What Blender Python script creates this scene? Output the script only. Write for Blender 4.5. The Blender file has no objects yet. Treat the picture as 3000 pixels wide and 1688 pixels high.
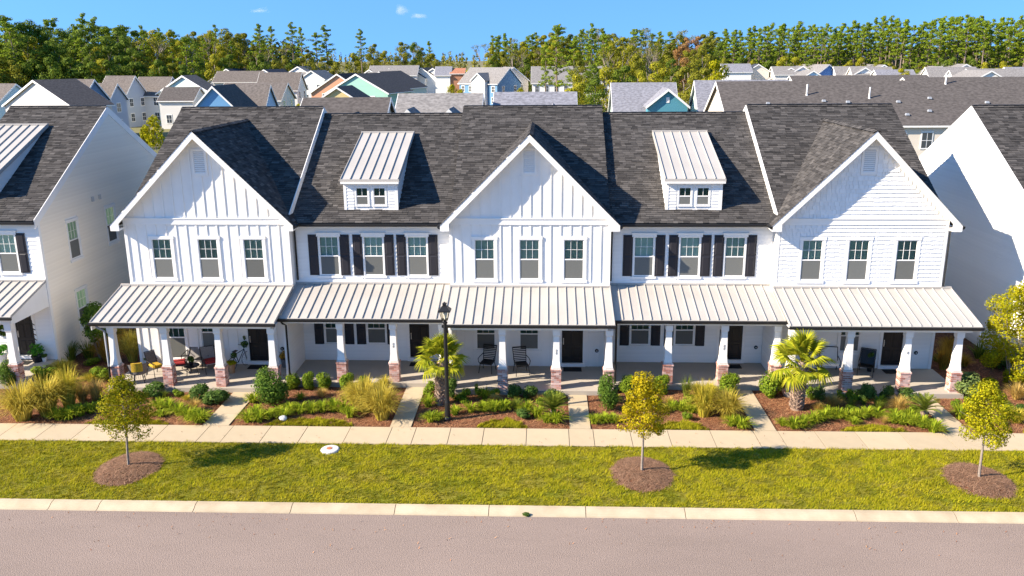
import bpy, math, random
from mathutils import Vector, Matrix, noise
R = math.radians
random.seed(7)
scene = bpy.context.scene
col = scene.collection

# ------------------------------------------------------------------ camera
yaw, pit, rol = R(-2.3), R(15.08), R(-0.39)
fwd = Vector((math.sin(yaw)*math.cos(pit), math.cos(yaw)*math.cos(pit), -math.sin(pit)))
rt = Vector((math.cos(yaw), -math.sin(yaw), 0.0))
up = rt.cross(fwd)
r2 = rt*math.cos(rol) + up*math.sin(rol)
u2 = up*math.cos(rol) - rt*math.sin(rol)
cd = bpy.data.cameras.new('camera')
cam = bpy.data.objects.new('camera', cd)
col.objects.link(cam)
cd.sensor_width = 36.0
cd.lens = 30.0
cd.clip_start = 0.5
cd.clip_end = 9000
cam.matrix_world = Matrix(((r2.x, u2.x, -fwd.x, 0.0), (r2.y, u2.y, -fwd.y, -35.95), (r2.z, u2.z, -fwd.z, 13.5), (0, 0, 0, 1)))
scene.camera = cam

# ------------------------------------------------------------------ world and sun
SUN_ELEV, SUN_AZ = R(32.0), R(19.5)           # shadows run to +x and a little to +y
sun_to = Vector((math.cos(SUN_AZ)*math.cos(SUN_ELEV), math.sin(SUN_AZ)*math.cos(SUN_ELEV), -math.sin(SUN_ELEV)))
world = bpy.data.worlds.new('World')
scene.world = world
world.use_nodes = True
wn = world.node_tree
for n in list(wn.nodes):
    wn.nodes.remove(n)
sky = wn.nodes.new('ShaderNodeTexSky')
sky.sky_type = 'NISHITA'
sky.sun_disc = False
sky.sun_elevation = SUN_ELEV
sky.sun_rotation = math.atan2(-sun_to.x, -sun_to.y)
sky.altitude = 0
sky.air_density = 1.0
sky.dust_density = 0.0
sky.ozone_density = 3.0
hs = wn.nodes.new('ShaderNodeHueSaturation')
hs.inputs['Saturation'].default_value = 1.2
bgn = wn.nodes.new('ShaderNodeBackground')
bgn.inputs['Strength'].default_value = 0.13
wo = wn.nodes.new('ShaderNodeOutputWorld')
# the clear blue of the photograph begins right at the horizon: look the sky up a little higher everywhere
tcw = wn.nodes.new('ShaderNodeTexCoord')
va = wn.nodes.new('ShaderNodeVectorMath')
va.operation = 'ADD'
va.inputs[1].default_value = (0, 0, .40)
vn = wn.nodes.new('ShaderNodeVectorMath')
vn.operation = 'NORMALIZE'
wn.links.new(tcw.outputs['Generated'], va.inputs[0])
wn.links.new(va.outputs[0], vn.inputs[0])
wn.links.new(vn.outputs[0], sky.inputs[0])
wn.links.new(sky.outputs[0], hs.inputs['Color'])
wn.links.new(hs.outputs[0], bgn.inputs[0])
wn.links.new(bgn.outputs[0], wo.inputs[0])
sd = bpy.data.lights.new('sun', 'SUN')
sd.energy = 4.6
sd.angle = R(0.5)
sd.color = (1.0, 0.88, 0.72)
so = bpy.data.objects.new('sun', sd)
col.objects.link(so)
so.rotation_euler = (-sun_to).to_track_quat('Z', 'Y').to_euler()
so.location = (-60, -40, 60)
vs = scene.view_settings
vs.view_transform = 'Standard'
vs.look = 'None'
vs.exposure = 1.46
vs.gamma = 1.0
vs.use_curve_mapping = False
scene.cycles.max_bounces = 8
scene.cycles.diffuse_bounces = 5
scene.cycles.glossy_bounces = 2
scene.cycles.transmission_bounces = 3
scene.cycles.transparent_max_bounces = 8
scene.cycles.volume_bounces = 4
scene.cycles.use_denoising = True

# ------------------------------------------------------------------ materials
def pmat(name, c1, c2=None, scale=4.0, rough=0.65, metal=0.0, bump=0.0, bscale=60.0, rnd=None, amt=0.2,
         trans=0.0, c3=None, spec=0.3, stretch=None, detail=4.0, bdist=0.02, big=None):
    m = bpy.data.materials.new(name)
    m.use_nodes = True
    nt = m.node_tree
    N, L = nt.nodes, nt.links
    pb = N['Principled BSDF']
    out = N['Material Output']
    pb.inputs['Roughness'].default_value = rough
    pb.inputs['Metallic'].default_value = metal
    pb.inputs['Specular IOR Level'].default_value = spec
    tc = N.new('ShaderNodeTexCoord')
    vec = tc.outputs['Object']
    if stretch:
        mp = N.new('ShaderNodeMapping')
        mp.inputs['Scale'].default_value = stretch
        L.new(vec, mp.inputs[0])
        vec = mp.outputs[0]
    def rgb(c):
        n = N.new('ShaderNodeRGB')
        n.outputs[0].default_value = (*c, 1)
        return n.outputs[0]
    cur = rgb(c1)
    if c2:
        nz = N.new('ShaderNodeTexNoise')
        nz.inputs['Scale'].default_value = scale
        nz.inputs['Detail'].default_value = detail
        L.new(vec, nz.inputs['Vector'])
        rp = N.new('ShaderNodeMapRange')
        rp.inputs['From Min'].default_value = 0.35
        rp.inputs['From Max'].default_value = 0.65
        L.new(nz.outputs['Fac'], rp.inputs['Value'])
        mx = N.new('ShaderNodeMix')
        mx.data_type = 'RGBA'
        L.new(rp.outputs[0], mx.inputs['Factor'])
        L.new(cur, mx.inputs[6])
        L.new(rgb(c2), mx.inputs[7])
        cur = mx.outputs[2]
    if big:
        # broad blotches of dirt and wear
        nz = N.new('ShaderNodeTexNoise')
        nz.inputs['Scale'].default_value = big[0]
        nz.inputs['Detail'].default_value = 6
        nz.inputs['Roughness'].default_value = .65
        mp2 = N.new('ShaderNodeMapping')
        mp2.inputs['Scale'].default_value = big[2] if len(big) > 2 else (1, 1, 1)
        L.new(tc.outputs['Object'], mp2.inputs[0])
        L.new(mp2.outputs[0], nz.inputs['Vector'])
        rq = N.new('ShaderNodeMapRange')
        rq.inputs['From Min'].default_value = .3
        rq.inputs['From Max'].default_value = .7
        rq.inputs['To Min'].default_value = 1 - big[1]
        rq.inputs['To Max'].default_value = 1 + big[1]*.6
        L.new(nz.outputs['Fac'], rq.inputs['Value'])
        hq = N.new('ShaderNodeHueSaturation')
        L.new(rq.outputs[0], hq.inputs['Value'])
        L.new(cur, hq.inputs['Color'])
        cur = hq.outputs[0]
    if rnd:
        if rnd == 'object':
            rv = N.new('ShaderNodeObjectInfo').outputs['Random']
        else:
            rv = N.new('ShaderNodeNewGeometry').outputs['Random Per Island']
        if c3:
            mx = N.new('ShaderNodeMix')
            mx.data_type = 'RGBA'
            rr = N.new('ShaderNodeMapRange')
            L.new(rv, rr.inputs['Value'])
            L.new(rr.outputs[0], mx.inputs['Factor'])
            L.new(cur, mx.inputs[6])
            L.new(rgb(c3), mx.inputs[7])
            cur = mx.outputs[2]
        if amt:
            ml = N.new('ShaderNodeMath')
            ml.operation = 'MULTIPLY'
            ml.inputs[1].default_value = 7.31
            L.new(rv, ml.inputs[0])
            fr = N.new('ShaderNodeMath')
            fr.operation = 'FRACT'
            L.new(ml.outputs[0], fr.inputs[0])
            rr = N.new('ShaderNodeMapRange')
            rr.inputs['To Min'].default_value = 1 - amt
            rr.inputs['To Max'].default_value = 1 + amt
            L.new(fr.outputs[0], rr.inputs['Value'])
            hv = N.new('ShaderNodeHueSaturation')
            L.new(rr.outputs[0], hv.inputs['Value'])
            L.new(cur, hv.inputs['Color'])
            cur = hv.outputs[0]
    L.new(cur, pb.inputs['Base Color'])
    if bump:
        nb = N.new('ShaderNodeTexNoise')
        nb.inputs['Scale'].default_value = bscale
        nb.inputs['Detail'].default_value = 3
        L.new(vec, nb.inputs['Vector'])
        bp = N.new('ShaderNodeBump')
        bp.inputs['Strength'].default_value = bump
        bp.inputs['Distance'].default_value = bdist
        L.new(nb.outputs['Fac'], bp.inputs['Height'])
        L.new(bp.outputs[0], pb.inputs['Normal'])
    if trans:
        tr = N.new('ShaderNodeBsdfTranslucent')
        L.new(cur, tr.inputs['Color'])
        ms = N.new('ShaderNodeMixShader')
        ms.inputs[0].default_value = trans
        L.new(pb.outputs[0], ms.inputs[1])
        L.new(tr.outputs[0], ms.inputs[2])
        L.new(ms.outputs[0], out.inputs['Surface'])
    return m

def glassmat(name, tint, refl):
    m = bpy.data.materials.new(name)
    m.use_nodes = True
    nt = m.node_tree
    N, L = nt.nodes, nt.links
    N.remove(N['Principled BSDF'])
    t = N.new('ShaderNodeBsdfTransparent')
    t.inputs[0].default_value = (*tint, 1)
    g = N.new('ShaderNodeBsdfGlossy')
    g.inputs['Roughness'].default_value = 0.03
    g.inputs['Color'].default_value = (0.9, 0.95, 1, 1)
    lw = N.new('ShaderNodeLayerWeight')
    lw.inputs[0].default_value = refl
    ms = N.new('ShaderNodeMixShader')
    L.new(lw.outputs['Fresnel'], ms.inputs[0])
    L.new(t.outputs[0], ms.inputs[1])
    L.new(g.outputs[0], ms.inputs[2])
    L.new(ms.outputs[0], N['Material Output'].inputs[0])
    return m

M = {}
M['white'] = pmat('white_paint', (.82, .80, .765), (.78, .76, .72), 1.3, rough=.55, big=(.7, .06, (1, 1, .25)))
M['lap'] = pmat('white_lap_siding', (.81, .795, .765), (.775, .76, .725), .8, rough=.6, rnd='object', amt=.025)
M['bounce_lap'] = pmat('bounce_tinted_lap_siding', (.88, .80, .665), (.84, .755, .62), .8, rough=.6, rnd='object', amt=.025)  # white siding with the warm bounce light of the gap painted into its colour
M['shake'] = pmat('white_shake', (.79, .785, .77), (.74, .735, .715), 3, rough=.6, rnd='island', amt=.05)
M['shingle'] = pmat('asphalt_shingle', (.037, .035, .0345), (.052, .0485, .0465), 9, rough=.95, rnd='island', c3=(.088, .081, .076), amt=.28, spec=.1, big=(.35, .14))
M['deck'] = pmat('roof_deck', (.03, .029, .029), rough=.95, spec=.1)
M['metal_roof'] = pmat('standing_seam_metal', (.42, .392, .355), (.385, .358, .322), .7, rough=.5, metal=.0, bump=.05, bscale=2.0)
M['seam'] = pmat('standing_seam_rib', (.40, .375, .34), rough=.5, metal=.0)
M['black'] = pmat('black_metal', (.014, .014, .015), rough=.4)
M['shutter'] = pmat('charcoal_shutter', (.022, .021, .026), rough=.45)
M['door'] = pmat('black_door', (.013, .013, .014), rough=.35)
M['steel'] = pmat('brushed_steel', (.55, .54, .52), rough=.35, metal=.8)
M['vent_back'] = pmat('vent_shadow_board', (.40, .41, .42), rough=.8)
M['grey_metal'] = pmat('grey_gutter', (.30, .32, .35), rough=.4)
M['brick'] = pmat('washed_brick', (.34, .115, .075), (.42, .19, .135), 3, rough=.85, rnd='object', c3=(.62, .44, .38), amt=.28, bump=.3, bscale=8)
M['mortar'] = pmat('pale_mortar', (.70, .66, .61), (.62, .58, .53), 20, rough=.95)
M['concrete'] = pmat('warm_concrete', (.47, .375, .245), (.43, .34, .22), .9, rough=.9, rnd='object', amt=.05, bump=.15, bscale=180, big=(.8, .10))
M['curb'] = pmat('curb_concrete', (.47, .385, .265), (.41, .325, .215), 1.6, rough=.9, rnd='object', amt=.05, bump=.2, bscale=140, big=(1.2, .12))
M['porch'] = pmat('grey_porch_concrete', (.40, .355, .295), (.35, .31, .255), 1.3, rough=.85, bump=.1, bscale=90)
M['joint'] = pmat('dark_joint', (.10, .095, .085), rough=.95)
M['asphalt'] = pmat('old_asphalt', (.30, .228, .188), (.205, .155, .127), 34, rough=.93, bump=.6, bscale=34, bdist=.04, big=(.22, .13, (.5, 1.6, 1)))
M['lawn'] = pmat('lawn_soil', (.15, .16, .006), (.24, .20, .025), 1.1, rough=.95)
M['blade'] = pmat('lawn_blade', (.20, .235, .002), (.285, .27, .004), .55, rough=.8, rnd='island', c3=(.38, .32, .025), amt=.4, trans=.38, spec=.03, big=(.5, .25))
M['mulch'] = pmat('mulch', (.21, .075, .031), (.115, .042, .019), 7, rough=.95, bump=1.0, bscale=22, bdist=.08)
M['straw'] = pmat('pine_straw', (.34, .135, .058), (.22, .082, .036), 5, rough=.9, rnd='island', c3=(.46, .25, .12), amt=.4)
M['mound'] = pmat('mound_straw', (.21, .105, .06), (.14, .068, .038), 5, rough=.9, rnd='island', c3=(.34, .20, .12), amt=.4)
M['blind'] = pmat('window_blind', (.80, .84, .82), rough=.7)
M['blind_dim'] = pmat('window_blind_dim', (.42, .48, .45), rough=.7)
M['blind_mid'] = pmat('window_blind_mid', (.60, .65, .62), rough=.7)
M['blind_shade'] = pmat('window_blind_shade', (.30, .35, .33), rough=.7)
M['curtain'] = pmat('window_curtain', (.50, .60, .50), rough=.8)
M['room'] = pmat('dark_room', (.02, .02, .022), rough=.9)
M['glass'] = glassmat('window_glass', (.60, .74, .69), .14)
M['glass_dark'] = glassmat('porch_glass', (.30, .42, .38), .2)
M['glass_low'] = glassmat('lower_glass', (.66, .70, .66), .12)
M['lamp_glass'] = glassmat('lamp_glass', (.92, .90, .82), .2)
M['bark'] = pmat('grey_bark', (.30, .25, .20), (.20, .16, .13), 14, rough=.95, bump=.4, bscale=40)
M['pine_bark'] = pmat('pine_bark', (.22, .17, .13), (.13, .10, .075), 3, rough=.95, rnd='object', amt=.25)
M['palm_bark'] = pmat('palm_boot', (.40, .29, .215), (.22, .15, .11), 9, rough=.95, rnd='island', amt=.35)
M['fabric'] = pmat('grey_sling_fabric', (.26, .245, .23), (.22, .205, .19), 20, rough=.95)
M['white_fabric'] = pmat('white_cushion', (.72, .71, .69), (.66, .65, .63), 6, rough=.95)
M['red'] = pmat('red_cushion', (.30, .025, .025), (.22, .018, .02), 8, rough=.9)
M['yellow'] = pmat('yellow_throw', (.48, .31, .02), (.33, .20, .02), 18, rough=.9)
M['wicker'] = pmat('grey_wicker', (.20, .185, .17), (.09, .08, .075), 40, rough=.9, bump=.6, bscale=80)
M['wood'] = pmat('tan_wood', (.42, .25, .13), (.32, .18, .09), 6, rough=.8, stretch=(1, 12, 1))
M['terracotta'] = pmat('terracotta', (.42, .15, .07), rough=.85)
M['stone'] = pmat('pale_stone', (.62, .60, .57), (.45, .43, .41), 8, rough=.9, bump=.4, bscale=20)
M['mat'] = pmat('black_doormat', (.016, .016, .016), rough=.98)
M['soil'] = pmat('pot_soil', (.05, .03, .02), rough=.98)
def leaf(name, a, b, c, amt=.38, trans=.38, rough=.65):
    M[name] = pmat(name, a, b, 1.4, rough=rough, rnd='island', c3=c, amt=amt, trans=trans, spec=.08)
leaf('leaf_holly', (0.054, 0.116, 0.017), (0.078, 0.155, 0.019), (0.155, 0.232, 0.029))
leaf('leaf_clipped', (0.085, 0.163, 0.012), (0.124, 0.202, 0.014), (0.248, 0.310, 0.024))
leaf('leaf_dark', (0.046, 0.105, 0.021), (0.070, 0.132, 0.027), (0.132, 0.202, 0.038))
leaf('leaf_blue', (0.116, 0.186, 0.058), (0.155, 0.217, 0.062), (0.248, 0.295, 0.082))
leaf('leaf_street', (.10, .155, .006), (.18, .20, .007), (.38, .31, .010))
leaf('leaf_gold', (.22, .225, .006), (.33, .28, .008), (.50, .37, .010))
leaf('leaf_lime', (.20, .25, .007), (.29, .29, .008), (.44, .37, .010))
leaf('leaf_strap', (0.155, 0.248, 0.013), (0.232, 0.310, 0.017), (0.388, 0.403, 0.029))
leaf('leaf_palm', (0.176, 0.230, 0.012), (0.270, 0.297, 0.015), (0.405, 0.378, 0.025))
leaf('leaf_sago', (0.078, 0.139, 0.019), (0.124, 0.186, 0.024), (0.248, 0.264, 0.029))
leaf('grass_gold', (.37, .30, .030), (.43, .335, .035), (.60, .48, .09))
leaf('grass_green', (0.297, 0.297, 0.029), (0.432, 0.378, 0.033), (0.621, 0.486, 0.067))
leaf('grass_tan', (0.486, 0.324, 0.084), (0.405, 0.270, 0.067), (0.621, 0.446, 0.134))
leaf('grass_rust', (0.405, 0.230, 0.033), (0.324, 0.176, 0.025), (0.540, 0.338, 0.050))
leaf('leaf_pot', (0.046, 0.186, 0.019), (0.062, 0.232, 0.019), (0.109, 0.310, 0.029))
leaf('pine_green', (.115, .20, .012), (0.170, 0.234, 0.017), (0.270, 0.320, 0.026), amt=.35)
leaf('pine_deep', (0.071, 0.125, 0.014), (0.099, 0.153, 0.016), (0.177, 0.227, 0.026), amt=.35)
leaf('oak_olive', (.13, .165, .016), (.175, .185, .018), (.27, .245, .026), amt=.35)
leaf('oak_yellow', (0.213, 0.241, 0.014), (0.270, 0.270, 0.017), (0.383, 0.334, 0.026), amt=.35)
leaf('oak_rust', (.26, .12, .035), (.30, .15, .05), (.38, .23, .09), amt=.3)
leaf('far_wood', (0.128, 0.156, 0.022), (0.177, 0.177, 0.026), (0.256, 0.220, 0.036), amt=.35)
leaf('wood_shade_leaf', (.026, .042, .010), (.036, .052, .012), (.06, .075, .016), amt=.35)  # shade of the deep wood painted into the leaf colour
WALL = dict(pale_blue=(.45, .62, .68), light_grey=(.60, .58, .56), slate_blue=(.16, .27, .42), mist_blue=(.42, .47, .54), off_white=(.70, .68, .64),
            pale_mint=(.60, .72, .63), sky_blue=(.16, .38, .66), light_blue=(.42, .62, .82), white=(.78, .77, .74), salmon=(.74, .36, .22), yellow=(.76, .60, .28),
            mint=(.38, .66, .54), brick=(.50, .24, .14), steel_blue=(.15, .31, .50), cream=(.74, .66, .55), royal_blue=(.05, .16, .45), teal=(.10, .33, .42))
for k, c in WALL.items():
    if min(c) > .4:
        c = tuple(v*1.22 for v in c)
    M['w_' + k] = pmat('siding_' + k, tuple(v*.80 for v in c), tuple(v*.72 for v in c), .6, rough=.7, bump=.12, bscale=6, stretch=(.02, .02, 1))
ROOF = dict(dark=(.115, .102, .095), taupe=(.17, .147, .132), navy=(.06, .068, .09), grey=(.26, .245, .235), black=(.045, .043, .045), blue_grey=(.25, .25, .28), terracotta=(.45, .2, .12))
for k, c in ROOF.items():
    M['r_' + k] = pmat('roof_' + k, c, tuple(v*.60 for v in c), 2.6, rough=.95, bump=.5, bscale=5, spec=.1, stretch=(1, 1, 3), detail=8)
M['far_window'] = pmat('far_window_glass', (.05, .06, .07), rough=.15, spec=.5)

# ------------------------------------------------------------------ helpers
class MB:
    def __init__(s):
        s.v, s.f = [], []
    def face(s, *pts):
        b = len(s.v)
        s.v.extend(tuple(p) for p in pts)
        s.f.append(tuple(range(b, b + len(pts))))
    def box(s, x0, x1, y0, y1, z0, z1):
        b = len(s.v)
        s.v += [(x0, y0, z0), (x1, y0, z0), (x1, y1, z0), (x0, y1, z0), (x0, y0, z1), (x1, y0, z1), (x1, y1, z1), (x0, y1, z1)]
        s.f += [tuple(b + i for i in q) for q in ((0, 3, 2, 1), (4, 5, 6, 7), (0, 1, 5, 4), (1, 2, 6, 5), (2, 3, 7, 6), (3, 0, 4, 7))]
    def prism(s, pts, ext):
        # pts: planar outline (3D), ext: vector
        b, n = len(s.v), len(pts)
        e = Vector(ext)
        s.v += [tuple(p) for p in pts] + [tuple(Vector(p) + e) for p in pts]
        s.f.append(tuple(b + n - 1 - i for i in range(n)))
        s.f.append(tuple(b + n + i for i in range(n)))
        for i in range(n):
            j = (i + 1) % n
            s.f.append((b + i, b + j, b + n + j, b + n + i))
    def frustum(s, cx, cy, z0, z1, w0, w1, d0=None, d1=None):
        d0, d1 = d0 or w0, d1 or w1
        b = len(s.v)
        for z, w, d in ((z0, w0, d0), (z1, w1, d1)):
            s.v += [(cx - w/2, cy - d/2, z), (cx + w/2, cy - d/2, z), (cx + w/2, cy + d/2, z), (cx - w/2, cy + d/2, z)]
        s.f += [tuple(b + i for i in q) for q in ((0, 3, 2, 1), (4, 5, 6, 7), (0, 1, 5, 4), (1, 2, 6, 5), (2, 3, 7, 6), (3, 0, 4, 7))]
    def tube(s, pts, rad, n=6, cap=True):
        rings = []
        pts = [Vector(p) for p in pts]
        for i, p in enumerate(pts):
            d = (pts[min(i + 1, len(pts) - 1)] - pts[max(i - 1, 0)]).normalized()
            a = d.cross(Vector((0, 0, 1)))
            if a.length < .1:
                a = d.cross(Vector((1, 0, 0)))
            a.normalize()
            c = d.cross(a)
            r = rad[i] if isinstance(rad, (list, tuple)) else rad
            b = len(s.v)
            for k in range(n):
                t = 2*math.pi*k/n
                s.v.append(tuple(p + (a*math.cos(t) + c*math.sin(t))*r))
            rings.append(b)
        for i in range(len(pts) - 1):
            for k in range(n):
                k2 = (k + 1) % n
                s.f.append((rings[i] + k, rings[i] + k2, rings[i + 1] + k2, rings[i + 1] + k))
        if cap:
            s.f.append(tuple(rings[0] + n - 1 - k for k in range(n)))
            s.f.append(tuple(rings[-1] + k for k in range(n)))
    def lathe(s, prof, n=16, cx=0, cy=0):
        b = len(s.v)
        for r, z in prof:
            for k in range(n):
                t = 2*math.pi*k/n
                s.v.append((cx + r*math.cos(t), cy + r*math.sin(t), z))
        for i in range(len(prof) - 1):
            for k in range(n):
                k2 = (k + 1) % n
                s.f.append((b + i*n + k, b + i*n + k2, b + (i + 1)*n + k2, b + (i + 1)*n + k))
        s.f.append(tuple(b + (len(prof) - 1)*n + k for k in range(n)))
        s.f.append(tuple(b + n - 1 - k for k in range(n)))
    def mesh(s, name, mat=None, smooth=False):
        me = bpy.data.meshes.new(name)
        me.from_pydata(s.v, [], s.f)
        if mat:
            me.materials.append(mat)
        if smooth:
            me.polygons.foreach_set('use_smooth', [True]*len(me.polygons))
        me.update()
        return me

def add(name, me, mat=None, parent=None, loc=None, rz=0.0, sc=None, rot=None, smooth=False):
    if isinstance(me, MB):
        me = me.mesh(name, M[mat] if isinstance(mat, str) else mat, smooth)
    o = bpy.data.objects.new(name, me)
    col.objects.link(o)
    if parent is not None:
        o.parent = parent
    if loc is not None:
        o.location = loc
    if rot is not None:
        o.rotation_euler = rot
    elif rz:
        o.rotation_euler = (0, 0, rz)
    if sc is not None:
        o.scale = sc
    return o

def tag(o, label=None, cat=None, group=None, kind=None):
    for k, v in (('label', label), ('category', cat), ('group', group), ('kind', kind)):
        if v:
            o[k] = v
    return o

def thing(name, label, cat, loc=(0, 0, 0), rz=0.0, group=None):
    o = bpy.data.objects.new(name, None)
    o.empty_display_size = .3
    col.objects.link(o)
    o.location = loc
    o.rotation_euler = (0, 0, rz)
    return tag(o, label, cat, group)

CACHE = {}
def cached(key, fn):
    if key not in CACHE:
        CACHE[key] = fn()
    return CACHE[key]

def unit_box(mat):
    def mk():
        b = MB()
        b.box(0, 1, 0, 1, 0, 1)
        return b.mesh('box_' + mat, M[mat])
    return cached(('ub', mat), mk)

def bx(name, x0, x1, y0, y1, z0, z1, mat, parent=None, kind=None):
    o = add(name, unit_box(mat), parent=parent, loc=(x0, y0, z0), sc=(x1 - x0, y1 - y0, z1 - z0))
    if kind:
        o['kind'] = kind
    return o

def lap_mesh(mat):
    def mk():
        b = MB()
        b.prism([(0, 0, 0), (0, -1, 0), (0, -1, .06), (0, -.3, 1), (0, 0, 1)], (1, 0, 0))
        return b.mesh('lap_' + mat, M[mat])
    return cached(('lap', mat), mk)

# ================================================================== setting
rg = random.Random(11)
b = MB()
b.face((-3000, -300, -.16), (3000, -300, -.16), (3000, 4500, -.16), (-3000, 4500, -.16))
M['field'] = pmat('open_ground', (.13, .125, .045), (.19, .165, .07), .06, rough=.95)
tag(add('ground', b, 'field'), kind='structure')
b = MB()
b.face((-70, -34, -.12), (70, -34, -.12), (70, -12.40, -.12), (-70, -12.40, -.12))
tag(add('road', b, 'asphalt'), kind='structure')

PATHS = [(-13.06, -12.06, -2.95), (-5.86, -5.06, -2.22), (.95, 1.73, -2.95), (7.85, 8.63, -2.22), (14.98, 15.76, -2.95)]
# mulch beds between the front walks, and the side yards
b = MB()
edges = [-34.0] + [v for p in PATHS for v in p[:2]] + [30.0]
for i in range(0, len(edges), 2):
    b.box(edges[i], edges[i + 1], -6.30, -1.6, -.15, .0)
b.box(-22.2, -18.36, -1.6, 14.5, -.15, .003)
b.box(16.92, 20.74, -1.6, 14.5, -.15, .003)
bed = tag(add('mulch_bed', b, 'mulch'), kind='structure')

walk = thing('front_walk', None, None)
tag(walk, kind='structure')
for x0, x1, y1 in PATHS:
    n = 3
    for k in range(n):
        ya, yb = -6.29 + (y1 + 6.29)*k/n, -6.29 + (y1 + 6.29)*(k + 1)/n
        bx('slab', x0, x1, ya + .006, yb - .006, -.12, .035, 'concrete', walk)

side = thing('sidewalk', None, None)
tag(side, kind='structure')
SJ = [-30.8, -29.3, -27.8, -26.3, -24.8, -23.3, -21.8, -20.3, -18.85, -17.46, -15.97, -14.4, -12.76, -11.85, -10.4, -8.99, -7.34, -5.76, -4.84, -3.53, -2.27, -.67, .9, 1.81,
      3.18, 4.58, 6.16, 7.76, 8.67, 10.02, 11.5, 13.09, 14.65, 16.2, 17.8, 19.3, 20.8, 22.3, 23.8, 25.4, 27.0]
for i in range(len(SJ) - 1):
    bx('slab', SJ[i] + .012, SJ[i + 1] - .012, -7.75, -6.30, -.12, .03 + rg.uniform(-.003, .003), 'concrete', side)
bx('bedding', -31, 27, -7.74, -6.31, -.14, .004, 'joint', side)

curb = thing('curb', None, None)
tag(curb, kind='structure')
CJ = [-36.7, -33.6, -30.6, -27.6, -24.6, -21.7, -18.7, -15.62, -14.05, -10.98, -7.91, -4.65, -1.72, 1.28, 4.33, 9.49, 12.5, 15.6, 18.7, 21.8, 24.9, 28]
prof = [(-12.46, -.112), (-12.38, -.105), (-12.30, -.075), (-12.22, -.028), (-12.13, .0), (-12.0, .012), (-12.0, -.25), (-12.46, -.25)]
for i in range(len(CJ) - 1):
    x0, x1 = CJ[i] + .011, CJ[i + 1] - .011
    b = MB()
    b.prism([(x0, y, z) for y, z in prof], (x1 - x0, 0, 0))
    add('curb_stone', b, 'curb', curb)
bx('bedding', -36, 27, -12.44, -12.01, -.26, -.125, 'joint', curb)

# lawn strip with real blades
TREES = [(-14.23, -9.85, 1.02, 1.22), (3.26, -9.80, 1.0, 1.2), (14.24, -9.98, 1.0, 1.2)]
MAN = (-7.66, -8.28)
b = MB()
nx = 120
for i in range(nx):
    xa, xb = -34 + 60*i/nx, -34 + 60*(i + 1)/nx
    b.face((xa, -12.0, 0), (xb, -12.0, 0), (xb, -7.75, .0), (xa, -7.75, .0))
tag(add('lawn', b, 'lawn'), kind='structure')

def blade_field(name, area, n, hmin, hmax, width, rnd, mat, lean=.6, keep=None):
    vs_, fs = [], []
    x0, x1, y0, y1 = area
    for i in range(n):
        x, y = rnd.uniform(x0, x1), rnd.uniform(y0, y1)
        if keep and not keep(x, y):
            continue
        nn = noise.noise(Vector((x*1.1, y*1.6, 3.1)))
        n2 = noise.noise(Vector((x*3.3, y*4.1, 9.1)))
        h = rnd.uniform(hmin, hmax)*(1 + .55*n2 + .25*nn)
        a = 2.6*nn + 1.8*n2 + rnd.gauss(0, .6)
        l = h*lean*rnd.uniform(.4, 1.5)
        px, py = math.cos(a), math.sin(a)
        w = width*rnd.uniform(.7, 1.4)
        k = len(vs_)
        vs_ += [(x - py*w, y + px*w, 0), (x + py*w, y - px*w, 0), (x + px*l, y + py*l, h)]
        fs.append((k, k + 1, k + 2))
    me = bpy.data.meshes.new(name)
    me.from_pydata(vs_, [], fs)
    me.materials.append(M[mat])
    return me

def lawn_keep(x, y):
    for tx, ty, ra, rb in TREES:
        if ((x - tx)/ra)**2 + ((y - ty)/rb)**2 < 1.0 - .06*noise.noise(Vector((x*2, y*2, 0))):
            return False
    return (x - MAN[0])**2 + (y - MAN[1])**2 > .34**2
lg = add('lawn_grass', blade_field('lawn_grass', (-21.5, 20.5, -12.0, -7.73), 200000, .04, .085, .009, rg, 'blade', .75, lawn_keep))
tag(lg, 'short yellow green grass covering the verge between sidewalk and curb', 'grass', kind='stuff')

# loose straw on the beds
def straw_field(name, n, mat, place, lmin=.10, lmax=.26, w=.007, rnd=rg):
    vs_, fs = [], []
    for i in range(n):
        p = place()
        if p is None:
            continue
        x, y, z = p
        a = rnd.uniform(0, 6.28)
        l = rnd.uniform(lmin, lmax)
        dx, dy = math.cos(a)*l/2, math.sin(a)*l/2
        t = rnd.uniform(-.03, .05)
        k = len(vs_)
        nx_, ny_ = -math.sin(a)*w, math.cos(a)*w
        vs_ += [(x - dx - nx_, y - dy - ny_, z + .006), (x - dx + nx_, y - dy + ny_, z + .006), (x + dx, y + dy, z + .02 + abs(t))]
        fs.append((k, k + 1, k + 2))
    me = bpy.data.meshes.new(name)
    me.from_pydata(vs_, [], fs)
    me.materials.append(M[mat])
    return me
def bed_place():
    if rg.random() < .86:
        x, y = rg.uniform(-23, 21), rg.uniform(-6.24, -2.3)
        for p in PATHS:
            if p[0] - .1 < x < p[1] + .1:
                return None
    else:
        x, y = (rg.uniform(-22.1, -18.4) if rg.random() < .5 else rg.uniform(17, 20.7)), rg.uniform(-2.5, 8)
    return x, y, .003
ms_ = add('pine_straw', straw_field('pine_straw', 60000, 'straw', bed_place))
tag(ms_, 'reddish brown pine straw scattered over the planting beds', 'mulch', kind='stuff')

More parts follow.
